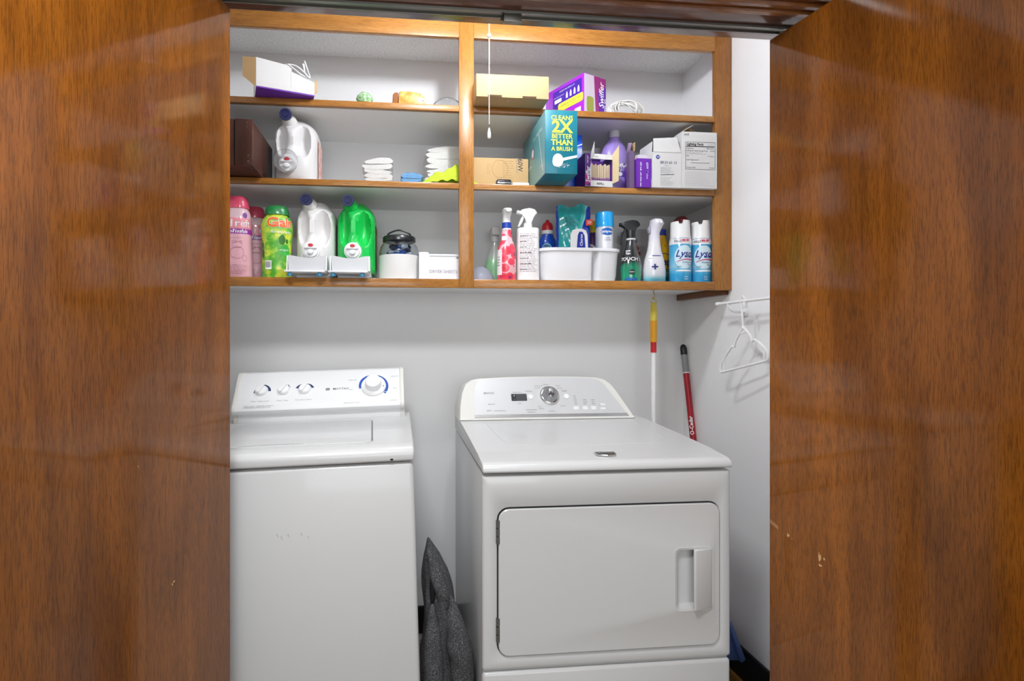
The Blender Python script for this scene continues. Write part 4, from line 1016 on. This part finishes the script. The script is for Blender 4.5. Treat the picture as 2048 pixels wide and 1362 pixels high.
# ------------------------------------------------------------------ bottom shelf, left bay
def lift(W, dx=0, dz=0, k=.0008):
    def f(x, z):
        q = W(x + dx, z + dz); return (q[0], q[1] - k, q[2])
    return f
M_pinkcap = mat('pink_cap', '#dd4d6c', .35, coat=.3)
def beads(label, loc, hgt, rot, front):
    k = hgt / .285
    p = [(0, .044, .034, 2.6), (.006, .050, .038, 2.6), (.05 * k, .051, .039, 2.6), (.12 * k, .047, .037, 2.6), (.19 * k, .047, .037, 2.6), (.222 * k, .044, .036, 2.5), (.236 * k, .040, .033, 2.4), (.243 * k, .036, .031, 2.4)]
    m = bands('pink_bottle', 'z', 0, .285, [(0, '#eab2bd'), (.150, '#9a2aa0'), (.168, '#ea94a0'), (.205, '#e9c6ce')], .35, .4)
    t = thing('scent_bead_bottle', label, 'bottle', loc, rot)
    obj('bottle_body', loft(p, 36), m, t)
    obj('cap', loft([(.243 * k, .040, .034, 2.4), (.262 * k, .0385, .033, 2.4), (.281 * k, .034, .030, 2.4), (.285 * k, .030, .026, 2.4)], 32), M_pinkcap, t)
    W = Wrap(p, 0)
    text('dreft', .036, M_wprint, t, 0, fn=lift(W, .016, .186), bold=.0002); text('blissfuls', .017, M_wprint, t, 0, fn=lift(W, .014, .159), shear=.1, bold=.0003)
    lines(t, mat('rose_print', '#b07585', .6), -.020, .034, .010, .045, 6, 0, .0012, fn=W, seed=2); lines(t, mat('rose_print', '#b07585'), -.02, .03, .132, .140, 1, 0, .0012, fn=W, seed=3)
    # small outlined bear print
    for cs, cz, rs, rz in ((.008, .085, .016, .020), (.008, .113, .011, .011), (.000, .123, .004, .004), (.016, .123, .004, .004), (.028, .066, .008, .010)):
        bm = new(); tube(bm, [W(cs + rs * math.cos(a * .35), cz + rz * math.sin(a * .35)) for a in range(18)], .0005, 4, True); obj('print_outline', bm, mat('rose_print', '#b07585'), t)
    W.patch('label_seal', .022, .040, .205, .225, mat('seal_purple', '#7d3a96', .4), t, 'oval')
    return t
beads('pink scent bead bottle at the left door, larger and in front', (-.566, 2.005, S3 + .0005), .283, 0, True)
beads('pink scent bead bottle behind, between the larger pink and the green bottle', (-.540, 2.125, S3 + .0005), .275, 10, False)

p = [(0, .046, .034, 2.6), (.006, .051, .038, 2.6), (.05, .052, .039, 2.6), (.10, .049, .037, 2.6), (.15, .053, .039, 2.6), (.185, .055, .040, 2.6), (.205, .051, .038, 2.5), (.218, .040, .033, 2.3), (.222, .037, .031, 2.3)]
t = thing('scent_bead_bottle', 'green and yellow scent bead bottle with dark green cap', 'bottle', (-.432, 2.012, S3 + .0005), 8)
obj('bottle_body', loft(p, 36), blotch('green_yellow_print', [(.30, '#3c8f22'), (.45, '#56a82c'), (.54, '#a3c93a'), (.62, '#d6d433'), (.70, '#4cb03c')], 22, .35, .4, 2, 'LINEAR'), t)
obj('cap', loft([(.222, .042, .035, 2.3), (.236, .041, .0345, 2.3), (.250, .036, .031, 2.3), (.254, .032, .027, 2.3)], 32), mat('green_cap', '#1f7a3c', .35, coat=.3), t)
W = Wrap(p)
text('Gain', .046, M_wprint, t, 0, fn=lift(W, .014, .192, .0006), bold=.0026, sx=.9); text('Gain', .046, mat('gain_orange', '#e8641c', .4), t, 0, fn=lift(W, .014, .192, .0012), bold=.0016, sx=.9)
text('fireworks', .015, M_wprint, t, 0, fn=lift(W, .016, .160), shear=.2); text('original', .010, M_wprint, t, 0, fn=lift(W, .020, .098))
for a in ((.004, .022, .115, .150), (.024, .034, .120, .136), (-.050, -.036, .07, .10), (-.052, -.040, .105, .125)):
    W.patch('print_leaf', *a, mat('leaf_green', '#2f6d1c', .4), t, 'oval')
W.patch('print_drop', .006, .040, .075, .118, mat('drop_green', '#37a53a', .4), t, 'oval')
W.patch('barcode', -.030, -.010, .030, .060, M_wprint, t)
bm = new()
for i in range(7):
    s = -.028 + .0024 * i; bm.faces.new([bm.verts.new(Wrap(p, off=.0012)(a, b)) for a, b in ((s, .036), (s + .0013, .036), (s + .0013, .057), (s, .057))])
obj('barcode_bars', bm, M_print, t)

# glass jar with black lid
t = thing('glass_jar', 'round glass jar with black handled lid and white wrap, full of pods', 'jar', (-.003, 2.040, S3 + .0005))
M_glass = mat('jar_glass', '#f2f6f8', .03, trans=1.0, ior=1.25)
obj('jar_glass', loft([(0, .066), (.004, .070), (.10, .072), (.122, .068), (.140, .056), (.146, .053), (.146, .051), (.139, .053), (.120, .0655), (.10, .0695), (.006, .0675), (.004, .05)], 40, cap0=True, cap1=True), M_glass, t)
obj('paper_wrap', loft([(.002, .0732), (.089, .0732)], 40, cap0=False, cap1=False), M_wcard, t)
ld = obj('lid', loft([(.140, .056), (.142, .060), (.156, .060), (.160, .057), (.162, .050), (.160, .046)], 36), mat('lid_black', '#1b1c1f', .3, coat=.3), t)
bm = new(); tube(bm, smooth_path([(-.042, -.01, .158), (-.036, -.012, .172), (0, -.014, .184), (.036, -.012, .172), (.042, -.01, .158)], 6), .0032, 8); obj('handle', bm, MATS['lid_black'], ld)
rd = random.Random(11)
pm = [mat('pod_blue', '#1a55a8', .2, coat=.5), mat('pod_clear', '#b9c6d4', .15, coat=.5), mat('pod_navy', '#2b3552', .3)]
for i in range(34):
    a = rd.uniform(0, 6.28); r_ = rd.uniform(.0, .044); z = .085 + rd.uniform(0, .042); r_ *= (1 if z < .11 else .75)
    o = obj('pod', loft([(-.012, .006, .003), (-.008, .013, .008), (.004, .015, .009), (.010, .010, .006), (.0125, .003)], 12), pm[(0, 1, 0, 2, 1)[i % 5]], t, mx=Matrix.Translation((r_ * math.cos(a), r_ * math.sin(a), z)) @ Matrix.Rotation(rd.uniform(0, 3), 4, 'X') @ Matrix.Rotation(rd.uniform(0, 3), 4, 'Y'))
obj('pods_below', loft([(.006, .060), (.075, .062), (.09, .045)], 24), blotch('pod_mass', [(.4, '#1a55a8'), (.5, '#dfe6ee'), (.6, '#2b5f9c')], 60, .3), t)
# dryer sheet box
t = thing('dryer_sheet_box', 'white plastic box lettered dryer sheets beside the centre stile', 'box', (.142, 1.975, S3 + .0005))
M_ds = mat('box_white', '#e6e6ea', .35)
w3 = .075; fp = [(-w3, 0), (w3, 0), (w3, .098), (w3 - .006, .098), (w3 - .008, .074), (-w3 + .040, .070), (-w3 + .034, .098), (-w3, .098)]
obj('front_panel', prism(fp, 'y', 0, .004, bev=.0008, seg=1), M_ds, t)
bm = new(); box(bm, -w3, -w3 + .004, .004, .16, 0, .098); box(bm, w3 - .004, w3, .004, .16, 0, .098); box(bm, -w3 + .004, w3 - .004, .156, .16, 0, .098); box(bm, -w3 + .004, w3 - .004, .004, .156, 0, .004); obj('box_wall', bm, M_ds, t)
obj('sheets', bx(-w3 + .012, w3 - .012, .010, .14, .004, .084, bev=.004), M_wcard, t)
obj('tuck_roll', loft([(-.052, .006), (.058, .006)], 14), mat('box_shade', '#dadade', .35), t, mx=Matrix.Translation((.012, .016, .088)) @ Matrix.Rotation(R(90), 4, 'Y'))
text('DRYER SHEETS', .0155, mat('emboss_grey', '#8f8f96', .4), t, (.012, -.0006, .028), sx=.98)

# ------------------------------------------------------------------ bottom shelf, right bay
t = tag(obj('plastic_lid', loft([(0, .056), (.012, .056), (.03, .050), (.05, .036), (.062, .018), (.066, .004)], 32), mat('cloudy_plastic', '#d3d4e2', .2, trans=.6, ior=1.2)), 'cloudy plastic dome at the left end of the right bottom bay', 'lid')
t.location = (.305, 2.10, S3 + .0005)
def trigger(t, z, m, mt, s=1.0, yaw=0, low=0.0, long_=1.0):
    """spray head: collar already below z; nozzle points to -X turned by yaw"""
    mx = Matrix.Translation((0, 0, z)) @ Matrix.Rotation(R(yaw), 4, 'Z') @ Matrix.Scale(s, 4)
    side = [(-.034, .040), (-.036, .050), (-.022, .060), (.004, .066), (.024, .062), (.034, .050), (.032, .042), (.014, .034), (.012, .0), (-.010, .0), (-.011, .030)]
    h = obj('spray_head', prism(side, 'y', -.010, .010, bev=.0045, seg=3), m, t, mx=mx)
    obj('trigger', prism([(-.014, .040), (-.024, .036), (-.034, .010 - low), (-.040, -.004 - low), (-.035, -.006 - low), (-.026, .008), (-.018, .026)], 'y', -.006, .006, bev=.002), mt, h, mx=mx)
    obj('nozzle', loft([(0, .0075), (.008, .0075), (.009, .005)], 14), mt, h, mx=mx @ Matrix.Translation((-.034, 0, .0485)) @ Matrix.Rotation(R(-90), 4, 'Y'))
    return h
p = [(0, .036, .026), (.005, .040, .029), (.07, .040, .029), (.10, .034, .026), (.13, .024, .02), (.155, .0155), (.175, .0145)]
t = thing('spray_bottle', 'translucent green spray bottle at the back behind the red flowered bottle', 'bottle', (.374, 2.17, S3 + .0005))
obj('bottle_body', loft(p, 28), bands('green_clear', 'z', 0, .18, [(0, '#86b98a'), (.09, '#8fc795'), (.12, '#d6ddd6')], .25, .4, 'LINEAR', trans=.25), t)
obj('collar', loft([(.172, .0165), (.195, .016)], 20), mat('grey_white', '#d6d4d2', .45), t)
obj('spray_head', prism([(-.015, 0), (.015, 0), (.016, .022), (.012, .034), (-.012, .034), (-.018, .024)], 'y', -.030, .030, bev=.004, seg=3), mat('grey_white', '#d6d4d2'), t, mx=Matrix.Translation((0, 0, .195)))
W = Wrap(p); W.patch('label_leaf', .006, .030, .02, .066, mat('leaf_label', '#27552f', .4), t, 'oval'); W.patch('label_eye', .014, .024, .046, .056, M_wprint, t, 'oval'); W.patch('label_eye', .012, .023, .028, .038, mat('pale_leaf', '#a8d49a', .4), t, 'oval')

p = [(0, .031, .024), (.005, .035, .027), (.09, .035, .027), (.12, .032, .025), (.136, .027, .022), (.146, .022, .019), (.17, .0195, .018), (.188, .0165)]
t = thing('spray_bottle', 'red floral spray bottle with navy collar and white head', 'bottle', (.388, 1.998, S3 + .0005))
obj('bottle_body', loft(p, 32), blotch('red_flowers', [(0.0, '#6b2c63'), (.12, '#a33a6e'), (.20, '#e0334c'), (.42, '#e8465c'), (.62, '#f1b7c0')], 34, .3, .5, vor=True), t)
obj('collar_ring', loft([(.186, .0172), (.191, .0172)], 20), M_wprint, t)
obj('collar', loft([(.191, .018), (.212, .017)], 20), mat('collar_navy', '#1f3d9e', .35), t)
h = obj('spray_head', loft([(.212, .0155, .018), (.228, .0135, .02), (.240, .0155, .026, 2.5), (.256, .0175, .032, 3, 0, -.006), (.260, .015, .028, 3, 0, -.006)], 24), M_white, t)
obj('nozzle', loft([(0, .011, .008), (.010, .010, .007)], 16), M_white, h, mx=Matrix.Translation((0, -.030, .250)) @ Matrix.Rotation(R(75), 4, 'X'))
W = Wrap(p); W.patch('label', -.046, -.020, .02, .112, mat('label_pale', '#eadfe2', .45), t); W.patch('label', -.022, -.002, .146, .162, M_wprint, t)
lines(t, M_print, -.044, -.024, .05, .09, 4, 0, .0022, fn=Wrap(p, off=.0014), seed=7)

p = [(0, .038, .028, 2.6), (.003, .041, .031, 2.6), (.19, .040, .030, 2.6), (.193, .0385, .029, 2.6), (.1935, .017, .017)]
t = thing('spray_bottle', 'white spray bottle covered in small print beside the white caddy', 'bottle', (.468, 2.000, S3 + .0005))
obj('bottle_body', loft(p, 36), mat('bottle_white', '#eceaea', .4), t)
obj('collar', loft([(.1935, .0165), (.212, .0155)], 20), M_white, t)
trigger(t, .203, M_white, M_white, 1.0, 6)
lines(t, mat('mauve_print', '#9a7f88', .6), -.032, .024, .03, .172, 24, 0, .0016, fn=Wrap(p), seed=12)
lines(t, M_print, -.032, .005, .03, .172, 7, 0, .0020, fn=Wrap(p, off=.0012), seed=13)

# toilet cleaner, wipes, cans in the caddy
CZ = S3 + .0055
p = [(0, .028, .02), (.005, .031, .022), (.13, .031, .022), (.150, .034, .024), (.168, .034, .024), (.182, .026, .02), (.192, .021)]
t = thing('toilet_cleaner', 'blue toilet cleaner bottle with red child-proof cap in the caddy', 'bottle', (.575, 2.125, CZ))
obj('bottle_body', loft(p, 30), mat('cobalt', '#1b4fc0', .25, coat=.5), t)
obj('collar', loft([(.192, .0225), (.206, .0225)], 20), M_white, t)
obj('cap', loft([(.206, .0205), (.212, .022), (.226, .021), (.236, .016), (.238, .009), (.246, .007), (.249, .004)], 24), mat('cap_red', '#c7202c', .35, coat=.3), t)
W = Wrap(p); W.patch('label', -.026, .012, .10, .155, mat('label_sky', '#7cc0d8', .4), t, 'oval'); W.patch('label_face', -.022, .004, .120, .150, mat('deep_blue', '#15307e', .4), t, 'oval'); text('Clorox', .012, M_wprint, t, 0, fn=lift(W, -.006, .136))

t = thing('wipes_pack', 'teal and blue plastic wipes pack with crimped top in the caddy', 'wipes pack', (.650, 2.035, CZ), 3)
bm = new(); nx, nz = 24, 24; fr, bk_ = [], []
for j in range(nz + 1):
    v = j / nz; z = .285 * v; ra, rb = [], []
    for i in range(nx + 1):
        u = i / nx; x = (-.068 + .136 * u) * (1 - .02 * math.sin(math.pi * v)); th = .030 * (math.sin(math.pi * u) ** .5) * (math.sin(math.pi * min(.93, v) / .93) ** .4 if v < .93 else 0)
        wr = .003 * math.sin(u * 22 + v * 15) * math.sin(math.pi * u) + .002 * math.sin(v * 30 - u * 9)
        zz = z + (.010 * (u - .5) + .006 * math.sin(u * 11)) * v ** 3
        ra.append(bm.verts.new((x, -th + wr - .0006, zz))); rb.append(bm.verts.new((x, th + wr + .0006, zz)))
    fr.append(ra); bk_.append(rb)
for G, flip in ((fr, False), (bk_, True)):
    for j in range(nz):
        for i in range(nx):
            q = (G[j][i], G[j][i + 1], G[j + 1][i + 1], G[j + 1][i]); bm.faces.new(q[::-1] if flip else q)
for j in range(nz):
    bm.faces.new((fr[j][0], fr[j + 1][0], bk_[j + 1][0], bk_[j][0])); bm.faces.new((fr[j][nx], bk_[j][nx], bk_[j + 1][nx], fr[j + 1][nx]))
for i in range(nx):
    bm.faces.new((fr[nz][i], fr[nz][i + 1], bk_[nz][i + 1], bk_[nz][i])); bm.faces.new((fr[0][i], bk_[0][i], bk_[0][i + 1], fr[0][i + 1]))
m = bpy.data.materials.new('wipes_film'); m.use_nodes = True; nt = m.node_tree; b = nt.nodes['Principled BSDF']
tc = nt.nodes.new('ShaderNodeTexCoord'); sp_ = nt.nodes.new('ShaderNodeSeparateXYZ'); nt.links.new(tc.outputs['Object'], sp_.inputs[0])
def mth(op, a, b_):
    n = nt.nodes.new('ShaderNodeMath'); n.operation = op
    for k_, v in enumerate((a, b_)):
        if hasattr(v, 'is_linked'): nt.links.new(v, n.inputs[k_])
        else: n.inputs[k_].default_value = v
    return n.outputs[0]
dg_ = mth('SUBTRACT', sp_.outputs[0], mth('MULTIPLY', mth('SUBTRACT', sp_.outputs[2], .20), .35))   # diagonal split
rdg = ramp_node(nt, [(0, '#12a0a2'), (.46, '#35b8b4'), (.50, '#7cd3cc'), (.525, '#1d3fb6')], 'CONSTANT'); nt.links.new(mth('ADD', mth('MULTIPLY', dg_, 4), .42), rdg.inputs[0])
ed = ramp_node(nt, [(0, (1, 1, 1, 1)), (.06, (0, 0, 0, 1)), (.955, (1, 1, 1, 1))], 'CONSTANT'); nt.links.new(mth('ADD', mth('MULTIPLY', sp_.outputs[0], 7.2), .5), ed.inputs[0])
nt.links.new(mix(nt, rdg.outputs[0], lin('#2140ae'), ed.outputs[0]), b.inputs['Base Color']); b.inputs['Roughness'].default_value = .22; b.inputs['Coat Weight'].default_value = .5
wp = obj('film', bm, m, t, ang=70)
arch = [(-.024, .120), (-.024, .170), (-.016, .186), (.0, .192), (.022, .192), (.036, .186), (.042, .170), (.044, .120)]
obj('label_arch', prism(arch, 'y', -.0365, -.034), M_wprint, t); obj('label_field', prism([(.000, .120), (.004, .168), (.010, .181), (.022, .181), (.030, .168), (.034, .120)], 'y', -.037, -.0365), mat('label_cobalt', '#2438a8', .35), t)
text('Clorox', .015, M_wprint, t, (.018, -.0376, .150), (0, 0, 1), (-1, 0, 0), bold=.0003); decal('price_tag', [(.040, .206), (.066, .210), (.066, .232), (.040, .228)], mat('tag_coral', '#e5503f', .45), t, -.0255)
text('2X', .014, M_wprint, t, (.053, -.0268, .219)); lines(t, mat('dark_teal', '#0c5f6a', .5), -.045, .0, .200, .235, 8, -.036, .0018, seed=8)

t = thing('spray_can', 'spray can with yellow cap at the back of the caddy', 'can', (.757, 2.125, CZ))
obj('can_body', loft([(0, .024), (.19, .024), (.20, .021)], 24), mat('can_purple', '#5b2a6c', .35), t)
obj('cap', loft([(.20, .022), (.243, .021), (.246, .019)], 20), mat('cap_yellow', '#d9c21e', .4), t)
bm = new()
for i in range(10):
    a = 2 * math.pi * i / 10; box(bm, .0215 * math.cos(a) - .002, .0215 * math.cos(a) + .002, .0215 * math.sin(a) - .002, .0215 * math.sin(a) + .002, .204, .24)
obj('cap_rib', bm, mat('cap_yellow', '#d9c21e'), t)
t = thing('spray_can', 'white glass cleaner can with bright blue cap in the caddy', 'can', (.766, 2.020, CZ))
p = [(0, .033), (.19, .033), (.201, .0325)]
obj('can_body', loft(p, 32), mat('can_white', '#e6e9ee', .3, .15, coat=.4), t)
obj('cap', loft([(.201, .0345), (.252, .0335), (.257, .031)], 32), mat('cap_sky', '#1ba3e6', .3, coat=.4), t)
W = Wrap(p); W.patch('label_oval', -.026, .024, .168, .196, mat('oval_blue', '#1d5fb4', .35), t, 'oval'); text('Sprayway', .0135, M_wprint, t, 0, fn=lift(W, -.001, .182), shear=.2, bold=.0003); text('GLASS', .006, mat('ink_blue', '#3c4470'), t, 0, fn=lift(W, 0, .158)); text('CLEANER', .006, mat('ink_blue', '#3c4470'), t, 0, fn=lift(W, 0, .150))

t = thing('cleaning_caddy', 'white plastic cleaning caddy with two bulging compartments holding cans and wipes', 'caddy', (.662, 2.070, S3 + .0005))
def cring(bm, z, gx, gy, dent):
    vs = ring(bm, 0, 0, z, .155 * gx, .105 * gy, 4.5, 420)
    for v in vs:
        if v.co.y < 0:
            q = (v.co.x - .050) / .008
            v.co.y += 2.4 * dent * math.exp(-q * q)
    return vs
bm = new(); O = [(0, .90, .86, .014), (.006, .93, .90, .017), (.022, .955, .93, .018), (.090, .985, .975, .014), (.110, 1.0, .99, .006)]
outer = [cring(bm, *q) for q in O]; rim = [cring(bm, .110, 1.03, 1.035, 0), cring(bm, .118, 1.035, 1.04, 0), cring(bm, .121, 1.02, 1.025, 0), cring(bm, .119, .985, .975, .002)]
inner = [cring(bm, .09, .965, .95, .014), cring(bm, .022, .93, .90, .018), cring(bm, .005, .90, .86, .017)]
skin(bm, outer + rim + inner)
obj('basin', bm, mat('caddy_white', '#e3e3e6', .35), t, ang=40)
bm = new(); tube(bm, smooth_path([(.030, .02, .10), (.030, .02, .135), (.045, .02, .150), (.080, .02, .150), (.095, .02, .132), (.095, .02, .10)], 5), .0055, 10); obj('handle', bm, MATS['caddy_white'], t)
obj('divider', bx(.056, .064, -.050, .085, .006, .10), MATS['caddy_white'], t)

# spray bottles and cans at the right end
p = [(0, .030, .024), (.006, .037, .030), (.05, .040, .032), (.085, .036, .028), (.115, .026, .021), (.145, .0185, .017), (.160, .0165)]
t = thing('spray_bottle', 'black trigger spray bottle with shiny green lower body', 'bottle', (.862, 2.003, S3 + .0005))
obj('bottle_body', loft(p, 32), bands('black_green', 'z', 0, .17, [(0, '#07593f'), (.03, '#0a8a66'), (.07, '#0c7f5e'), (.088, '#202326'), (.17, '#303336')], .15, .8, 'LINEAR', wob=.03), t)
obj('collar', loft([(.158, .0175), (.164, .0175)], 20), mat('collar_grey', '#c9cccb', .4), t)
obj('spray_neck', loft([(.164, .0165), (.190, .016), (.194, .015)], 20), M_dark, t)
trigger(t, .168, M_dark, M_dark, 1.0, 200 + 150, .02)
W = Wrap(p)
for s, z, sz in (('now', .116, .010), ('fun', .106, .013), ('TOUCH', .084, .018)): text(s, sz, M_wprint, t, 0, fn=lift(W, -.018, z, .001), bold=.0003)
W.patch('label_seal', -.018, .002, .026, .046, mat('seal_dark', '#1f2a2a', .4), t, 'oval'); text('FRESH', .006, M_wprint, t, 0, fn=lift(W, -.008, .036, .0012))
W.patch('label_swirl', -.034, .014, .004, .016, mat('swirl_blue', '#1c5f9c', .3), t, 'oval')

t = thing('grey_carton', 'grey carton with small red mark behind the black spray bottle', 'box', (.968, 2.17, S3 + .0005))
obj('carton_body', bx(-.045, .045, 0, .08, 0, .235, bev=.002), mat('card_grey', '#a9a9ad', .6), t)
decal('red_mark', [(-.030, .150), (.0, .150), (.0, .160), (-.015, .168), (-.030, .160)], mat('mark_red', '#9c3a3e', .5), t, 0); text('8', .022, M_print, t, (-.012, -.0008, .185))
decal('red_mark', [(-.040, .128), (.006, .128), (.006, .142), (-.040, .142)], mat('mark_red', '#9c3a3e'), t, 0)

p = [(0, .036, .027), (.006, .042, .031), (.045, .043, .032), (.085, .037, .029), (.118, .027, .023), (.140, .0225, .021), (.156, .0215)]
t = thing('spray_bottle', 'pearl white air freshener sprayer with navy plus sign', 'bottle', (.952, 2.000, S3 + .0005))
obj('bottle_body', loft(p, 36), bands('pearl_blue', 'z', 0, .16, [(0, '#2a7f9e'), (.012, '#69b6c8'), (.026, '#cfd9e0'), (.05, '#dedde4'), (.16, '#e8e7ea')], .2, .7, 'LINEAR'), t)
h = obj('spray_head', loft([(.156, .0205), (.185, .0195), (.205, .021, .026, 2.2, .004, -.002), (.220, .024, .032, 2.2, .008, -.004), (.234, .020, .028, 2.2, .006, -.002), (.240, .009, .014, 2, .004, 0)], 28), mat('pearl_head', '#dedce6', .3, coat=.3), t)
obj('nozzle', loft([(0, .006), (.006, .006)], 14), M_white, h, mx=Matrix.Translation((.008, -.033, .222)) @ Matrix.Rotation(R(90), 4, 'X'))
obj('trigger', prism([(-.010, .20), (-.018, .216), (-.026, .200), (-.022, .180), (-.018, .182)], 'y', -.010, .008, bev=.003), mat('trigger_grey', '#a9a6b4', .35), h)
W = Wrap(p); W.patch('label_oval', -.032, -.014, .076, .100, M_wprint, t, 'oval'); W.patch('label_band', -.018, .012, .096, .099, mat('band_navy', '#27307c', .4), t)
text('+', .040, mat('plus_navy', '#1f2f74', .4), t, 0, fn=lift(W, -.010, .054, .001), bold=.0010); text('febreze', .006, mat('band_navy', '#27307c'), t, 0, fn=lift(W, -.023, .088, .001))

p = [(0, .026, .022), (.004, .031, .026), (.10, .031, .026), (.14, .031, .026), (.168, .025, .022), (.186, .0175), (.195, .0165)]
t = thing('cleaner_bottle', 'yellow cleaner bottle with blue cap behind the spray cans', 'bottle', (1.022, 2.088, S3 + .0005))
obj('bottle_body', loft(p, 30), bands('yellow_teal', 'z', 0, .2, [(0, '#1d8f8c'), (.055, '#eab31c')], .3, .4), t)
obj('cap', loft([(.193, .0195), (.214, .019), (.217, .017)], 20), mat('cap_navy', '#233c94', .35), t)
W = Wrap(p); text('zep', .040, mat('zep_navy', '#23306e', .4), t, 0, fn=lift(W, .002, .088, .001), bold=.0012)
for z in (.112, .066):
    bm = new(); tube(bm, [W(-.030 + .060 * i / 12, z + (.008 if z > .1 else -.008) * math.sin(math.pi * i / 12)) for i in range(13)], .0014, 5); obj('label_arc', bm, mat('zep_navy', '#23306e'), t)
text('ALL CLEAN', .009, M_wprint, t, 0, fn=lift(W, .002, .044, .001)); text('10', .010, M_print, t, 0, fn=lift(W, .004, .150, .001)); text('CONCENTRATE', .006, M_wprint, t, 0, fn=lift(W, .002, .034, .001))

p = [(0, .034, .028), (.005, .038, .031), (.16, .038, .031), (.19, .028, .026), (.21, .022)]
t = thing('spray_bottle', 'dark red bottle hidden behind the two blue spray cans', 'bottle', (1.120, 2.118, S3 + .0005))
obj('bottle_body', loft(p, 28), mat('maroon', '#7c1f24', .35, coat=.3), t)
obj('spray_head', loft([(.21, .023), (.24, .026, .03), (.262, .027, .034), (.275, .016, .022), (.278, .006)], 24), mat('maroon_head', '#8a2226', .35, coat=.3), t)

def lysol(label, x, yaw):
    t = thing('disinfectant_can', label, 'can', (x, 2.007, S3 + .0005), yaw, group=None)
    p = [(0, .0385), (.003, .040), (.158, .040), (.163, .0385), (.172, .0370)]
    m = bands('can_sky', 'z', 0, .18, [(0, '#2b93c9'), (.03, '#3aa7d8'), (.06, '#8fcbe4'), (.10, '#58b4dc'), (.142, '#3f9fce'), (.1435, '#e9e9eb')], .25, .5, 'LINEAR')
    obj('can_body', loft(p, 40), m, t)
    # white cap with a notch at the front
    bm = new(); N = 48; zt = lambda a: .2335 - (.016 if abs(((a + math.pi / 2 + .25 + math.pi) % (2 * math.pi)) - math.pi) < .22 else 0) - .004 * (math.cos(a) < -.3)
    A = [2 * math.pi * i / N for i in range(N)]
    rs = [[bm.verts.new((.0372 * math.cos(a), .0372 * math.sin(a), .168)) for a in A], [bm.verts.new((.0355 * math.cos(a), .0355 * math.sin(a), .200)) for a in A],
          [bm.verts.new((.0345 * math.cos(a), .0345 * math.sin(a), zt(a))) for a in A], [bm.verts.new((.0315 * math.cos(a), .0315 * math.sin(a), zt(a))) for a in A],
          [bm.verts.new((.0315 * math.cos(a), .0315 * math.sin(a), .208)) for a in A]]
    skin(bm, rs, True, False, True); obj('cap', bm, mat('can_cap', '#efefef', .35), t)
    obj('spray_button', loft([(.208, .010), (.222, .009), (.224, .007)], 16), M_white, t)
    W = Wrap(p); 
    W.patch('label_oval', -.034, .038, .050, .138, mat('label_ice', '#cfe6f0', .3, coat=.4), t, 'oval')
    text('Lysol', .036, mat('lysol_navy', '#28308c', .35), t, 0, fn=lift(W, .004, .106, .0012), shear=.35, bold=.0005, sx=.95)
    W.patch('label_rule', -.040, .040, .164, .1655, mat('rule_blue', '#5f86a8', .4), t)
    text('KILLS', .0115, mat('grey_ink', '#5c6470', .5), t, 0, fn=lift(Wrap(p), -.022, .154, .001), bold=.0003); text('99.9%', .0125, mat('ink_rose', '#cc3a5c', .45), t, 0, fn=lift(Wrap(p), .008, .155, .001), bold=.0006)
    # red swoosh under the name
    bm = new(); pts = []
    for i in range(13):
        s = -.026 + .060 * i / 12; z = .070 + .014 * math.sin(math.pi * (.12 + .62 * i / 12)); pts.append((s, z, .0030))
    W2 = Wrap(p, off=.0018); lo = [bm.verts.new(W2(s, z)) for s, z, w_ in pts]; hi = [bm.verts.new(W2(s, z + w_ * (.6 + .9 * i / 12))) for i, (s, z, w_) in enumerate(pts)]
    for i in range(12): bm.faces.new((lo[i], lo[i + 1], hi[i + 1], hi[i]))
    obj('label_swoosh', bm, mat('swoosh_rose', '#c8365f', .4), t)
    W.patch('label_bar', .002, .036, .092, .0955, mat('lysol_navy', '#28308c'), t)
    text('Disinfectant', .0085, mat('ink_teal', '#1f4f6c', .5), t, 0, fn=lift(W, .014, .074, .0014)); text('Spray', .0085, MATS['ink_teal'], t, 0, fn=lift(W, .022, .065, .0014))
    text('CRISP', .0065, mat('grey_ink', '#5c6470'), t, 0, fn=lift(W, -.016, .058, .0014)); text('linen', .0065, M_wprint, t, 0, fn=lift(W, .008, .020, .001)); text('scent', .0065, M_wprint, t, 0, fn=lift(W, .008, .012, .001))
    W.patch('label_ripple', -.030, .034, .040, .046, M_wprint, t, 'oval')
lysol('blue and white disinfectant spray can beside the pearl white sprayer', 1.058, -8)
lysol('rightmost blue and white disinfectant spray can next to the cabinet stile', 1.141, -17)

# things of one kind share a group
for o in list(bpy.data.objects):
    if o.parent is None and 'category' in o:
        base = o.name.split('.')[0]
        g = {'detergent_jug': 'detergent jugs with taps on the shelves', 'jug_stand': 'drip trays under the jugs', 'scent_bead_bottle': 'scent bead bottles on the bottom shelf',
             'disinfectant_can': 'blue and white disinfectant cans', 'white_bulb_carton': 'white light bulb cartons', 'spray_bottle': 'spray bottles on the bottom shelf', 'spray_can': 'spray cans in the caddy', 'cleaner_bottle': 'cleaner bottles on the shelves'}.get(base)
        if g: o['group'] = g
